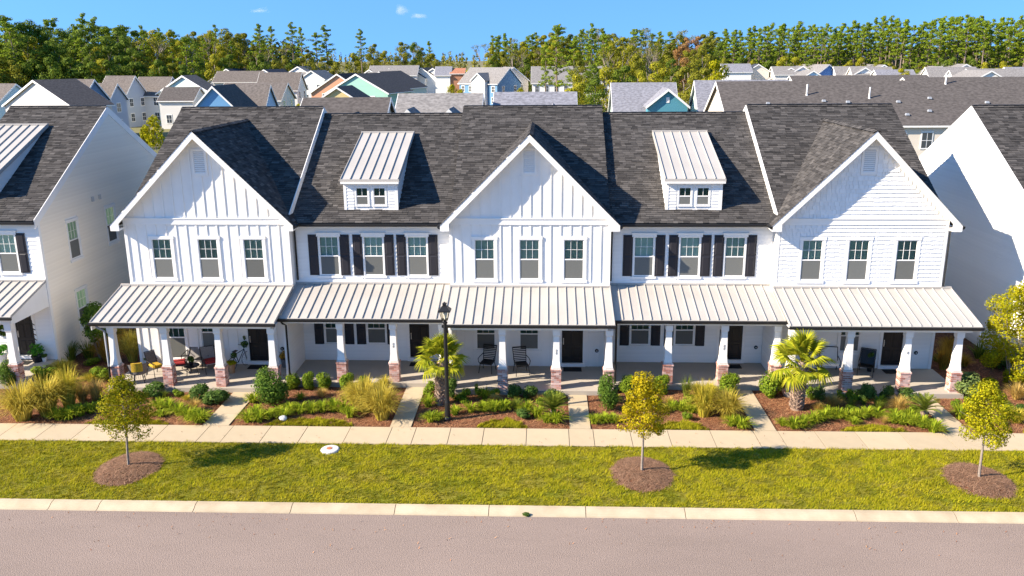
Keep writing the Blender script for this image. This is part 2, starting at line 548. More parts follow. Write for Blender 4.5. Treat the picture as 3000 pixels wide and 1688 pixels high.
# mulch rings under the street trees
ring_labels = ['oval brown straw mound under the street tree nearest the left edge',
               'round brown straw mound under the golden street tree at right of centre',
               'brown straw mound under the street tree nearest the right edge']
for (tx, ty, ra, rb), lab in zip(TREES, ring_labels):
    b = MB()
    n, rings = 40, 9
    vv = []
    for j in range(rings + 1):
        f = j/rings
        for k in range(n):
            t = 2*math.pi*k/n
            wob = 1 + .05*noise.noise(Vector((math.cos(t)*1.7, math.sin(t)*1.7, tx)))
            x, y = ra*f*math.cos(t)*wob, rb*f*math.sin(t)*wob
            z = .13*(1 - f**2.4) + .035*noise.noise(Vector((x*5, y*5, ty)))*(1 - f*.6)
            vv.append((x, y, max(z, -.0) + .004))
    b.v = vv
    for j in range(rings):
        for k in range(n):
            k2 = (k + 1) % n
            b.f.append((j*n + k, (j + 1)*n + k, (j + 1)*n + k2, j*n + k2))
    o = tag(add('mulch_ring', b, 'mulch', loc=(tx, ty, 0), smooth=True), lab, 'mulch mound', 'straw mounds under the street trees')
    def ringp():
        t, f = rg.uniform(0, 6.28), math.sqrt(rg.random())*1.03
        return ra*f*math.cos(t), rb*f*math.sin(t), .13*max(0, 1 - f**2.4) + .012
    st = add('straw', straw_field('ring_straw', 4200, 'mound', ringp, .12, .34, .008), parent=o)
    st['kind'] = 'stuff'

# concrete utility cover in the lawn
b = MB()
b.lathe([(.33, -.02), (.33, .05), (.30, .075), (.12, .085)], 28)
uc = tag(add('utility_cover', b, 'stone', loc=(*MAN, 0)), 'round white concrete utility cover set in the lawn', 'utility cover')
b = MB()
b.lathe([(.11, .086), (.10, .10), (.03, .104)], 10)
add('iron_lid', b, 'terracotta', uc, loc=(-.02, 0, 0))
# a pale stone at the edge of the bed
b = MB()
for j in range(7):
    for k in range(10):
        t, p = 2*math.pi*k/10, math.pi*j/6
        r = 1 + .25*noise.noise(Vector((math.cos(t)*math.sin(p)*1.5, math.sin(t)*math.sin(p)*1.5, math.cos(p))))
        b.v.append((.17*r*math.sin(p)*math.cos(t), .13*r*math.sin(p)*math.sin(t), .10 + .12*r*math.cos(p)))
for j in range(6):
    for k in range(10):
        k2 = (k + 1) % 10
        b.f.append((j*10 + k, (j + 1)*10 + k, (j + 1)*10 + k2, j*10 + k2))
tag(add('stone', b, 'stone', loc=(-10.1, -5.75, 0)), 'pale rounded stone lying between the grass strip and the clipped holly', 'stone')
# little grass strips along the sidewalk
PATCH = [(-17.7, -14.4, .55, 'narrow strip of lawn grass in the bed behind the left street tree'), (-10.75, -7.3, .7, 'strip of bright lawn grass in front of the left dormer unit'),
         (-2.6, -.65, .8, 'small half moon of lawn grass right of the lamp post'), (4.15, 6.15, .75, 'small half moon of lawn grass behind the golden street tree'),
         (10.95, 13.45, .55, 'half moon of lawn grass in front of the shingled house'), (17.6, 20.6, .6, 'patch of lawn grass in the bed at the right edge')]
for xa, xb, hh, lab in PATCH:
    cx, rx = (xa + xb)/2, (xb - xa)/2
    def kp(x, y):
        return abs(x) < rx and y < hh*(1 - (x/rx)**2)**.6
    me = blade_field('grass_patch', (-rx, rx, 0, hh), int(2600*rx*hh*1.6), .06, .13, .012, rg, 'blade', .7, kp)
    tag(add('grass_patch', me, loc=(cx, -6.28, .004)), lab, 'grass', kind='stuff')
# a weed in the gutter

# specks of grit and fallen leaves on the road and the sidewalk
def debris_place():
    if rg.random() < .75:
        return rg.uniform(-18, 16), -12.5 - abs(rg.gauss(0, 1.1)), -.118
    return rg.uniform(-20, 18), rg.uniform(-7.7, -6.35), .034
tag(add('road_grit', straw_field('road_grit', 260, 'straw', debris_place, .03, .09, .014)), 'scattered bits of leaf and grit along the gutter', 'debris', kind='stuff')

# ================================================================== house parts
def wall_grid(b, x0, x1, z0, z1, y, holes):
    xs = sorted({x0, x1} | {v for h in holes for v in h[:2] if x0 < v < x1})
    zs = sorted({z0, z1} | {v for h in holes for v in h[2:] if z0 < v < z1})
    for i in range(len(xs) - 1):
        for j in range(len(zs) - 1):
            cx, cz = (xs[i] + xs[i + 1])/2, (zs[j] + zs[j + 1])/2
            if any(h[0] < cx < h[1] and h[2] < cz < h[3] for h in holes):
                continue
            b.face((xs[i], y, zs[j]), (xs[i + 1], y, zs[j]), (xs[i + 1], y, zs[j + 1]), (xs[i], y, zs[j + 1]))

def spans(x0, x1, cuts):
    out = [(x0, x1)]
    for a, c in cuts:
        nxt = []
        for p, q in out:
            if c <= p or a >= q:
                nxt.append((p, q))
            else:
                if a > p:
                    nxt.append((p, a))
                if c < q:
                    nxt.append((c, q))
        out = nxt
    return [s for s in out if s[1] - s[0] > .03]

def lap_wall(parent, x0, x1, z0, z1, y, holes, mat='lap', pitch=.178, origin=None, rz=0.0, clip=None):
    # boards laid along local x, facing -y; rz turns the whole wall about origin
    n = int(round((z1 - z0)/pitch))
    p = (z1 - z0)/n
    for k in range(n):
        za = z0 + k*p
        a, c = x0, x1
        if clip:
            r = clip(za + p*.5)
            if r is None:
                continue
            a, c = max(a, r[0]), min(c, r[1])
        for s, e in spans(a, c, [(h[0], h[1]) for h in holes if h[2] < za + p*.85 and h[3] > za + p*.15]):
            if rz == 0:
                add('siding_board', lap_mesh(mat), parent=parent, loc=(s, y, za), sc=(e - s, .030, p*1.03))
            else:
                ox, oy = origin
                cr, sr = math.cos(rz), math.sin(rz)
                add('siding_board', lap_mesh(mat), parent=parent, loc=(ox + s*cr - y*sr, oy + s*sr + y*cr, za), sc=(e - s, .034, p*1.03), rz=rz)

def window(parent, cx, z0, w, h, y, style='plain', blind='blind_dim', glass='glass', rz=0.0, grid=(3, 2), low_screen=True):
    key = (round(w, 2), round(h, 2), style)
    wr = random.Random(round(cx*37 + z0*11 + y*5, 2))
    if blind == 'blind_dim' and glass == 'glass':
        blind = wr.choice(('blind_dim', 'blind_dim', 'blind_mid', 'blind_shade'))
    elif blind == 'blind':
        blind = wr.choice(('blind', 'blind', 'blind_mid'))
    def casing():
        b = MB()
        c = .115
        if style in ('plain', 'side'):
            b.box(-w/2 - c, -w/2, -.045, .02, -.02, h + .0)
            b.box(w/2, w/2 + c, -.045, .02, -.02, h + .0)
            b.box(-w/2 - c - .02, w/2 + c + .02, -.055, .02, h, h + .13)
            b.box(-w/2 - c - .03, w/2 + c + .03, -.075, .02, -.14, -.02)
        elif style == 'head':
            b.box(-w/2 - .05, -w/2, -.04, .02, -.02, h)
            b.box(w/2, w/2 + .05, -.04, .02, -.02, h)
            b.box(-w/2 - .10, w/2 + .10, -.06, .02, h, h + .14)
            b.box(-w/2 - .14, w/2 + .14, -.085, .02, h + .14, h + .185)
            b.box(-w/2 - .12, w/2 + .12, -.075, .02, -.10, -.02)
        else:
            b.box(-w/2 - .06, -w/2, -.03, .02, -.02, h)
            b.box(w/2, w/2 + .06, -.03, .02, -.02, h)
            b.box(-w/2 - .06, w/2 + .06, -.03, .02, h, h + .06)
            b.box(-w/2 - .07, w/2 + .07, -.045, .02, -.07, -.02)
        return b.mesh('window_casing', M['white'])
    root = add('window', cached(('cas',) + key, casing), parent=parent, loc=(cx, y, z0), rz=rz)
    f = .038 if w > .6 else .028
    def sash():
        b = MB()
        b.box(-w/2, -w/2 + f, -.022, .05, 0, h)
        b.box(w/2 - f, w/2, -.022, .05, 0, h)
        b.box(-w/2 + f, w/2 - f, -.022, .05, 0, f*1.2)
        b.box(-w/2 + f, w/2 - f, -.022, .05, h - f, h)
        b.box(-w/2 + f, w/2 - f, -.028, .045, h/2 - .024, h/2 + .024)
        return b.mesh('window_sash', M['white'])
    add('sash', cached(('sash',) + key, sash), parent=root)
    def munt():
        b = MB()
        gx, gz = grid
        for i in range(1, gx):
            x = -w/2 + f + (w - 2*f)*i/gx
            b.box(x - .008, x + .008, -.004, .012, h/2 + .024, h - f)
        for j in range(1, gz):
            z = h/2 + .024 + (h/2 - .024 - f)*j/gz
            b.box(-w/2 + f, w/2 - f, -.002, .010, z - .007, z + .007)
        return b.mesh('muntins', M['white'])
    add('muntins', cached(('mun', grid) + key, munt), parent=root)
    def pane(a, c, yy, m):
        def mk():
            b = MB()
            b.face((-w/2 + f, yy, a), (w/2 - f, yy, a), (w/2 - f, yy, c), (-w/2 + f, yy, c))
            return b.mesh('pane', M[m])
        return mk
    add('pane', cached(('pu', glass) + key, pane(h/2 + .02, h - f, .014, glass)), parent=root)
    lowm = 'glass_low' if glass == 'glass' else glass
    add('pane', cached(('pl', lowm) + key, pane(f, h/2 - .02, .03, lowm)), parent=root)
    if low_screen:
        M.setdefault('screen', pmat('insect_screen', (.115, .118, .108), (.135, .136, .125), 90, rough=.8, rnd='object', amt=.22))
        def scr():
            b = MB()
            b.box(-w/2 + f*.6, w/2 - f*.6, -.016, -.012, f*.8, h/2 - .02)
            return b.mesh('screen', M['screen'])
        add('screen', cached(('sc',) + key, scr), parent=root)
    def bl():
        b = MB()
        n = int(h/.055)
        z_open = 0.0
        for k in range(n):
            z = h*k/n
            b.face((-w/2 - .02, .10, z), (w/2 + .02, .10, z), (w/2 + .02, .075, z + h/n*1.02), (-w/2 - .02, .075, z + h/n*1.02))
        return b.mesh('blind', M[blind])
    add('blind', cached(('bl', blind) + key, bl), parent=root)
    return root

def shutter(parent, x0, z0, w, h, y):
    def mk():
        b = MB()
        b.box(0, w, -.035, 0, 0, h)
        return b.mesh('shutter', M['shutter'])
    r = add('shutter', cached(('sh', round(w, 2), round(h, 2)), mk), parent=parent, loc=(x0, y, z0))
    def pn():
        b = MB()
        f = .055
        hh = h*.5 - f*1.6
        b.v = [(f, -.035, 0), (w - f, -.035, 0), (w - f, -.035, hh), (f, -.035, hh), (f + .035, -.055, .035), (w - f - .035, -.055, .035), (w - f - .035, -.055, hh - .035), (f + .035, -.055, hh - .035)]
        b.f = [(4, 5, 6, 7), (0, 1, 5, 4), (1, 2, 6, 5), (2, 3, 7, 6), (3, 0, 4, 7)]
        return b.mesh('shutter_panel', M['shutter'])
    m = cached(('shp', round(w, 2), round(h, 2)), pn)
    add('panel', m, parent=r, loc=(0, 0, .055))
    add('panel', m, parent=r, loc=(0, 0, h*.5 + .035))
    return r

def door(parent, x0, x1, z0, y, handle_left=True):
    w, h = x1 - x0, 2.06
    b = MB()
    b.box(x0, x1, y - .02, y + .03, z0, z0 + h)
    d = add('door', b, 'door', parent)
    for i, (a, c) in enumerate(((.12, .46), (.54, .88))):
        for za, zb in ((.10, .34), (.40, .72), (.78, .93)):
            b = MB()
            X0, X1, Z0, Z1 = x0 + w*a, x0 + w*c, z0 + h*za, z0 + h*zb
            yy = y - .02
            q = .03
            b.v = [(X0, yy, Z0), (X1, yy, Z0), (X1, yy, Z1), (X0, yy, Z1), (X0 + q, yy - .02, Z0 + q), (X1 - q, yy - .02, Z0 + q), (X1 - q, yy - .02, Z1 - q), (X0 + q, yy - .02, Z1 - q)]
            b.f = [(4, 5, 6, 7), (0, 1, 5, 4), (1, 2, 6, 5), (2, 3, 7, 6), (3, 0, 4, 7)]
            add('panel', b, 'door', d)
    hx = x0 + .07 if handle_left else x1 - .07
    b = MB()
    b.box(hx - .02, hx + .02, y - .035, y - .02, z0 + .85, z0 + 1.15)
    b.tube([(hx, y - .03, z0 + .92), (hx, y - .08, z0 + .95), (hx, y - .08, z0 + 1.08), (hx, y - .03, z0 + 1.1)], .012, 6)
    add('handle', b, 'steel', d)
    b = MB()
    for a, c in ((x0 - .12, x0), (x1, x1 + .12)):
        b.box(a, c, y - .05, y + .03, z0 - .1, z0 + h)
    b.box(x0 - .12, x1 + .12, y - .05, y + .03, z0 + h, z0 + h + .13)
    b.box(x0 - .12, x1 + .12, y - .10, y + .03, z0 - .17, z0 - .02)
    add('door_frame', b, 'white', d)

def shingles(b, O, U, V, width, length, rnd, course=.137, test=None, tw=(.2, .42)):
    O, U, V = Vector(O), Vector(U).normalized(), Vector(V).normalized()
    Nn = U.cross(V).normalized()
    n = int(length/course)
    p = length/n
    for k in range(n):
        x = -rnd.uniform(0, tw[0])
        while x < width:
            w = rnd.uniform(*tw)
            a, c = max(0, x), min(width, x + w)
            x += w
            if c - a < .04:
                continue
            if test:
                m = O + U*((a + c)/2) + V*((k + .5)*p)
                if not test(m):
                    continue
            t = rnd.choice((.011, .013, .022, .026))
            o = rnd.choice((0, 0, 0, -.012))
            p0 = O + U*(a + .003) + V*(k*p + o)
            p1 = O + U*(c - .003) + V*(k*p + o)
            q0 = O + U*(a + .003) + V*((k + 1)*p + .01) + Nn*.006
            q1 = O + U*(c - .003) + V*((k + 1)*p + .01) + Nn*.006
            i = len(b.v)
            b.v += [tuple(p0 + Nn*(t + .006)), tuple(p1 + Nn*(t + .006)), tuple(q1), tuple(q0), tuple(p0), tuple(p1)]
            b.f += [(i, i + 1, i + 2, i + 3), (i + 4, i + 5, i + 1, i)]

rr = random.Random(5)
def cap_row(b, p, q, rnd, w=.15):
    p, q = Vector(p), Vector(q)
    d = (q - p).normalized()
    s = d.cross(Vector((0, 0, 1))).normalized()
    L = (q - p).length
    n = max(1, int(L/.24))
    for i in range(n):
        a, c = p + d*(L*i/n), p + d*(L*(i + 1)/n + .02)
        z = Vector((0, 0, .05 + .012*(i % 2)))
        dz = Vector((0, 0, -w*.55))
        b.face(a + z, c + z, c + s*w + dz + z, a + s*w + dz + z)
        b.face(c + z, a + z, a - s*w + dz + z, c - s*w + dz + z)

RIDGE_Y, SLOPE = 7.3, .586
def main_roof(parent, x0, x1, y_eave, z_eave, rakes=(), rear=15.0):
    # ridge parallel to x; rakes = ('l','r') edges that show a white rake board
    zr = z_eave + SLOPE*(RIDGE_Y - y_eave)
    b = MB()
    t = .16
    zre = zr - SLOPE*(rear - RIDGE_Y)
    b.prism([(x0, y_eave, z_eave), (x0, RIDGE_Y, zr), (x0, rear, zre), (x0, rear, zre - t), (x0, RIDGE_Y, zr - t), (x0, y_eave, z_eave - t)], (x1 - x0, 0, 0))
    roof = add('roof', b, 'deck', parent)
    sl = math.sqrt(1 + SLOPE**2)
    b = MB()
    shingles(b, (x0, y_eave - .03, z_eave - .03*SLOPE + .003), (1, 0, 0), (0, 1, SLOPE), x1 - x0, (RIDGE_Y - y_eave + .03)*sl, rr)
    o = add('shingles', b, 'shingle', roof)
    o['kind'] = 'stuff'
    b = MB()
    cap_row(b, (x0, RIDGE_Y, zr), (x1, RIDGE_Y, zr), rr)
    o = add('ridge_caps', b, 'shingle', roof)
    o['kind'] = 'stuff'
    b = MB()
    cap_v = .03
    b.box(x0 + .05, x1 - .05, RIDGE_Y - .05, RIDGE_Y + .05, zr + .02, zr + .085)
    add('ridge_vent', b, 'black', roof)
    for sd_, x in rakes:
        b = MB()
        e = .03 if sd_ == 'r' else -.03
        xa = x
        b.prism([(xa, y_eave - .02, z_eave + .03), (xa, RIDGE_Y, zr + .03), (xa, rear, zre + .03), (xa, rear, zre - .36), (xa, RIDGE_Y, zr - .36), (xa, y_eave - .02, z_eave - .36)], (e, 0, 0))
        add('rake_board', b, 'white', roof)
    return roof, zr

def gutter(parent, x0, x1, y, z, mat='black', name='gutter'):
    b = MB()
    b.prism([(x0, y, z), (x0, y - .09, z), (x0, y - .135, z + .05), (x0, y - .135, z + .125), (x0, y - .12, z + .13), (x0, y, z + .13)], (x1 - x0, 0, 0))
    return add(name, b, mat, parent)

def porch_roof(parent, x0, x1, y_top, z_top, y_bot, z_bot, rib=.39, gut='black', ends=()):
    b = MB()
    b.prism([(x0, y_top, z_top), (x0, y_bot, z_bot), (x0, y_bot, z_bot - .05), (x0, y_top, z_top - .05)], (x1 - x0, 0, 0))
    pr = add('porch_roof', b, 'metal_roof', parent)
    n = int(round((x1 - x0)/rib))
    d = Vector((0, y_bot - y_top, z_bot - z_top))
    nn = Vector((0, z_top - z_bot, -(y_bot - y_top))).normalized()
    if nn.z < 0:
        nn = -nn
    def mk():
        q = MB()
        h = nn*.055
        q.prism([(-.017, 0, 0), (.017, 0, 0), (.014, h.y, h.z), (-.014, h.y, h.z)], tuple(d*.995))
        return q.mesh('seam_rib', M['seam'])
    me = cached(('rib', round(y_top, 2), round(y_bot, 2), round(z_top, 2)), mk)
    for i in range(n + 1):
        x = x0 + .03 + (x1 - x0 - .06)*i/n
        add('seam', me, parent=pr, loc=(x, y_top, z_top))
    b = MB()
    b.box(x0, x1, y_top - .10, y_top - .012, z_top - .01, z_top + .07)
    add('flashing', b, 'metal_roof', pr)
    b = MB()
    b.box(x0 + .05, x1 - .05, y_bot + .06, y_top - .05, z_bot - .16, z_bot - .13)
    add('porch_ceiling', b, 'white', pr)
    for x in ends:
        b = MB()
        s = .03 if x > (x0 + x1)/2 else -.03
        b.prism([(x, y_top, z_top - .06), (x, y_bot + .03, z_bot - .06), (x, y_bot + .03, z_bot - .35), (x, y_top, z_bot - .35)], (-s, 0, 0))
        add('porch_gable_board', b, 'white', pr)
    gutter(pr, x0 - .02, x1 + .02, y_bot + .03, z_bot - .135, gut)
    return pr

def column(parent, x, y, z0=.2, ztop=2.76, number=False, pier=True):
    b = MB()
    zp = 1.12
    b.frustum(x, y, zp + .02, 1.42, .34, .285)
    b.frustum(x, y, 1.42, 2.48, .285, .235)
    b.frustum(x, y, 2.48, 2.56, .235, .30)
    b.box(x - .15, x + .15, y - .15, y + .15, 2.56, ztop)
    c = add('column', b, 'white', parent)
    hw = .205
    b = MB()
    b.box(x - hw + .012, x + hw - .012, y - hw + .012, y + hw - .012, 0, zp)
    add('pier_core', b, 'mortar', c)
    def bm():
        q = MB()
        q.box(0, 1, 0, 1, 0, 1)
        return q.mesh('brick', M['brick'])
    me = cached('brick', bm)
    ch = .083
    n = int((zp - .02)/ch)
    for k in range(n):
        z = .01 + k*ch
        big = .022 if k == n - 1 else 0.0
        e = hw + big
        hb = ch - .019
        jit = lambda: rr.uniform(-.004, .004)
        L2 = 2*e
        cuts = (0, .5, 1) if k % 2 else (0, .27, .77, 1)
        for i in range(len(cuts) - 1):
            a, q = x - e + L2*cuts[i], x - e + L2*cuts[i + 1]
            add('brick', me, parent=c, loc=(a + .013*(i > 0), y - e + jit(), z), sc=(q - a - .013*(i > 0), .10, hb))
        for sgn in (-1, 1):
            xa = x - e if sgn < 0 else x + e - .10
            cy = (y - e + .106, y + e - .22, y + e) if k % 2 else (y - e + .106, y + .03, y + e)
            for i in range(2):
                add('brick', me, parent=c, loc=(xa + jit(), cy[i] + .004, z), sc=(.10, cy[i + 1] - cy[i] - .008, hb))
    if number:
        b = MB()
        for j in range(number):
            zz = 1.93 - j*.12
            b.tube([(x - .02, y - .145, zz), (x + .02, y - .145, zz), (x + .02, y - .145, zz - .035), (x - .02, y - .145, zz - .035), (x - .02, y - .145, zz - .075), (x + .02, y - .145, zz - .075)], .008, 4)
        add('house_number', b, 'black', c)
    return c

def downspout(parent, pts, mat='black'):
    b = MB()
    b.tube(pts, .045, 4)
    return add('downspout', b, mat, parent)

def outlet(parent, x, y, z):
    b = MB()
    b.lathe([(.085, 0), (.085, .03), (.05, .05)], 12)
    o = add('outlet_box', b, 'black', parent, loc=(x, y, z), rot=(R(90), 0, 0))
    b = MB()
    b.lathe([(.03, .05), (.03, .065)], 8)
    add('outlet_face', b, 'stone', o)

def gable_vent(parent, cx, z0, w, h, y):
    b = MB()
    c = .10
    b.box(cx - w/2, cx - w/2 + c, y - .05, y, z0, z0 + h)
    b.box(cx + w/2 - c, cx + w/2, y - .05, y, z0, z0 + h)
    b.box(cx - w/2 + c, cx + w/2 - c, y - .05, y, z0, z0 + c)
    b.box(cx - w/2 + c, cx + w/2 - c, y - .05, y, z0 + h - c, z0 + h)
    v = add('gable_vent', b, 'white', parent)
    bx('louvre_back', cx - w/2 + c, cx + w/2 - c, y - .012, y - .004, z0 + c, z0 + h - c, 'vent_back', v)
    n = 11
    def mk():
        q = MB()
        q.prism([(0, -.013, .02), (0, -.042, .0), (0, -.042, .012), (0, -.013, .06)], (w - 2*c, 0, 0))
        return q.mesh('vent_slat', M['white'])
    me = cached(('slat', round(w, 2)), mk)
    for k in range(n):
        add('slat', me, parent=v, loc=(cx - w/2 + c, y, z0 + c + (h - 2*c)*k/n))

def townhouse(x0, x1, kind, label, wins, gwins, dr, cols, ends=(), vent=None, battens=None, rakes=(), dorm=None, colnum={}):
    """coordinates of wins etc. are world x; the house empty sits at (x0, 0, 0)"""
    W = x1 - x0
    L = lambda x: x - x0
    T = thing('townhouse', label, 'townhouse', (x0, 0, 0), group='townhouses of the white row')
    gable = kind != 'lap'
    F = 0.0 if gable else .6
    pf = -2.95 if gable else -2.22           # porch slab front
    cyy = -2.60 if gable else -1.88
    # walls
    holes = []
    for gx in wins:
        holes.append((L(gx) - .43, L(gx) + .43, 4.2, 5.98))
    for gx, zb in gwins:
        holes.append((L(gx) - .42, L(gx) + .42, zb, 2.45))
    holes.append((L(dr[0]), L(dr[1]), .36, 2.44))
    zt = 6.86 if gable else 6.55
    b = MB()
    wall_grid(b, 0, W, 0, zt, F, holes)
    e = .004
    b.face((e, F, 0), (e, F, zt), (e, 14.6, zt), (e, 14.6, 0))
    b.face((W - e, F, 0), (W - e, 14.6, 0), (W - e, 14.6, zt), (W - e, F, zt))
    b.face((0, 14.6, 0), (W, 14.6, 0), (W, 14.6, zt), (0, 14.6, zt))
    if gable:
        mid = W/2
        b.face((0, F, 6.86), (W, F, 6.86), (mid, F, 6.86 + mid))
    b.face((0, F, 3.0), (0, 14.6, 3.0), (W, 14.6, 3.0), (W, F, 3.0))
    wl = add('wall', b, 'white', T)
    hb = [(h[0] - .12, h[1] + .12, h[2] - .14, h[3] + .15) for h in holes]
    if kind == 'bb':
        n = 16
        for k in range(1, n):
            x = W*k/n + .02
            # gable field
            ztop = 6.9 + min(x, W - x) - .25
            if vent and abs(x - L(vent)) < .38:
                ztop = min(ztop, 8.72)
            if ztop > 7.1:
                bx('batten', x - .032, x + .032, -.03, 0, 6.92, ztop, 'white', wl)
            for za, zb in spans(4.02, 6.6, [(h[2], h[3]) for h in hb if h[0] < x < h[1]]):
                bx('batten', x - .032, x + .032, -.03, 0, za, zb, 'white', wl)
            for za, zb in spans(.2, 2.9, [(h[2], h[3]) for h in hb if h[0] < x < h[1]]):
                bx('batten', x - .032, x + .032, -.03, 0, za, zb, 'white', wl)
        bx('frieze_band', -.02, W + .02, -.055, 0, 6.62, 6.86, 'white', wl)
        bx('frieze_cap', -.02, W + .02, -.085, 0, 6.86, 6.905, 'white', wl)
    elif kind == 'shake':
        lap_wall(wl, .12, W - .12, .22, 2.9, 0, hb)
        bx('frieze_band', -.02, W + .02, -.055, 0, 6.62, 6.86, 'white', wl)
        bx('frieze_cap', -.02, W + .02, -.085, 0, 6.86, 6.905, 'white', wl)
        pieces = []
        p = .176
        for z0_, z1_ in ((4.02, 6.62), (6.91, 10.2)):
            k = 0
            while z0_ + k*p < z1_ - .03:
                za = z0_ + k*p
                a, c = .13, W - .13
                if z0_ > 6.8:
                    a, c = max(a, za - 6.86 + .26), min(c, W - (za - 6.86) - .26)
                k += 1
                if c - a < .2:
                    continue
                cuts = [(h[0], h[1]) for h in hb if h[2] < za + p*.8 and h[3] > za + p*.2]
                if vent and 8.72 < za + p/2 < 9.9:
                    cuts.append((L(vent) - .34, L(vent) + .34))
                for s, q in spans(a, c, cuts):
                    x = s
                    while x < q - .02:
                        w_ = min(rr.uniform(.13, .27), q - x)
                        if q - x - w_ < .07:
                            w_ = q - x
                        pieces.append((x, za + rr.choice((0, 0, -.007, .006, -.01)), w_, min(p, z1_ - za)))
                        x += w_
        pieces.sort(key=lambda t: (t[1] > 6.6, t[0] < 2 or False, t[1]))
        def sm():
            q = MB()
            q.prism([(0, 0, 0), (0, -1, 0), (0, -1, .05), (0, -.35, 1), (0, 0, 1)], (1, 0, 0))
            return q.mesh('wall_shingle', M['shake'])
        me = cached('wshake', sm)
        q = MB()
        for i, (x, z, w_, h_) in enumerate(pieces):
            if i < 300:
                add('wall_shingle', me, parent=wl, loc=(x + .004, 0, z), sc=(w_ - .008, .042, h_*1.06))
            else:
                t = .042
                q.prism([(x + .004, 0, z), (x + .004, -t, z), (x + .004, -t, z + h_*.05), (x + .004, -t*.35, z + h_*1.06), (x + .004, 0, z + h_*1.06)], (w_ - .008, 0, 0))
        o = add('wall_shingles', q, 'shake', wl)
        o['kind'] = 'stuff'
    else:
        lap_wall(wl, .02, W - .02, .22, 2.9, F, hb)
        lap_wall(wl, .02, W - .02, 4.02, 6.40, F, hb)
        bx('frieze_band', 0, W, F - .04, F, 6.38, 6.6, 'white', wl)
    # corner boards, skirt above the porch roof
    if gable:
        for a in (-.025, W - .105):
            bx('corner_board', a, a + .13, F - .04, F + .10, .2, 6.62, 'white', wl)
    bx('skirt_board', -.02 if gable else .0, W + .02 if gable else W, F - .06, F, 3.88 if gable else 3.86, 4.02, 'white', wl)
    # windows and door
    for gx in wins:
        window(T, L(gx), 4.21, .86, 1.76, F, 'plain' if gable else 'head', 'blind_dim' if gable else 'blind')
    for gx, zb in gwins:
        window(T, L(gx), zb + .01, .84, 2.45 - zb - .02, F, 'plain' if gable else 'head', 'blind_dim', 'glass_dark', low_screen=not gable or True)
    if not gable:
        for gx in wins:
            shutter(T, L(gx) - .43 - .06 - .42, 4.22, .41, 1.84, F - .02)
            shutter(T, L(gx) + .43 + .07, 4.22, .41, 1.84, F - .02)
        for gx, zb in gwins:
            shutter(T, L(gx) - .42 - .06 - .42, zb - .02, .41, 2.5 - zb, F - .02)
            shutter(T, L(gx) + .42 + .07, zb - .02, .41, 2.5 - zb, F - .02)
    if vent:
        gable_vent(T, L(vent), 8.74, .66, 1.12, F)
    door(T, L(dr[0]), L(dr[1]), .38, F)
    outlet(T, L(dr[1]) + .62 if dr[1] + .8 < x1 else L(dr[1]) - 5.2, F - .02, .95)
    # main roof
    if gable:
        ye, ze = .05, 6.62 + SLOPE*.50
    else:
        ye, ze = .22, 6.66
    roof, zr = main_roof(T, 0, W, ye, ze, [(s, 0 if s == 'l' else W) for s in rakes])
    if gable:
        # cross gable
        ov, G = .36, .52
        m = W/2
        ze2 = 6.86 - ov + .16
        zr2 = ze2 + m + ov
        yb = 7.0
        b = MB()
        t = .15
        b.prism([(-ov, -G, ze2), (m, -G, zr2), (W + ov, -G, ze2), (W + ov, -G, ze2 - t), (m, -G, zr2 - t*1.3), (-ov, -G, ze2 - t)], (0, yb + G - .2, 0))
        gr = add('gable_roof', b, 'deck', T)
        b = MB()
        pl = lambda p: p.z > ze + SLOPE*(p.y - ye) - .12
        sl = (m + ov)*math.sqrt(2)
        shingles(b, (-ov - .02, yb, ze2 - .02), (0, -1, 0), (1, 0, 1), yb + G + .02, sl + .02, rr, test=pl)
        shingles(b, (W + ov + .02, -G - .02, ze2 - .02), (0, 1, 0), (-1, 0, 1), yb + G + .02, sl + .02, rr, test=pl)
        o = add('shingles', b, 'shingle', gr)
        o['kind'] = 'stuff'
        b = MB()
        cap_row(b, (m, -G - .02, zr2), (m, yb - .4, zr2), rr)
        o = add('ridge_caps', b, 'shingle', gr)
        o['kind'] = 'stuff'
        wd = .30
        for s in (0, 1):
            X = (lambda v: v) if s == 0 else (lambda v: W - v)
            b = MB()
            pts = [(X(-ov), -G - .002, ze2 + .01), (X(m), -G - .002, zr2 + .01), (X(m), -G - .002, zr2 - wd), (X(.02), -G - .002, ze2 - wd + ov + .02), (X(.02), -G - .002, ze2 - wd + .06), (X(-ov), -G - .002, ze2 - wd + .06)]
            if s:
                pts.reverse()
            b.prism(pts, (0, .05, 0))
            add('rake_board', b, 'white', gr)
            b = MB()
            q = [(X(-ov), -G + .05, ze2 - .17), (X(m), -G + .05, zr2 - .20), (X(m), 0, zr2 - .20), (X(-ov), 0, ze2 - .17)]
            b.face(*q)
            add('soffit', b, 'white', gr)
            b = MB()
            b.box(min(X(-ov), X(.0)), max(X(-ov), X(.0)), -G + .05, .25, ze2 - wd + .06, ze2 - .16)
            add('eave_box', b, 'white', gr)
            b = MB()
            xe = X(-ov - .005)
            s2 = -1 if s == 0 else 1
            b.prism([(xe, -G + .02, ze2 - .02), (xe + s2*.12, -G + .02, ze2 - .02), (xe + s2*.12, -G + .02, ze2 - .09), (xe + s2*.07, -G + .02, ze2 - .15), (xe, -G + .02, ze2 - .15)], (0, .9, 0))
            add('gutter', b, 'black', gr)
    else:
        gutter(roof, .0, W - .0, ye + .005, ze - .17)
    # porch
    bx('porch_floor', (.02 if not ends or 'l' not in ends else -.1), W + (.1 if 'r' in ends else -.02), pf, F - .01, -.1, .2, 'porch', T)
    xa, xb = (-.45 if 'l' in ends else 0.0), W + (.45 if 'r' in ends else 0.0)
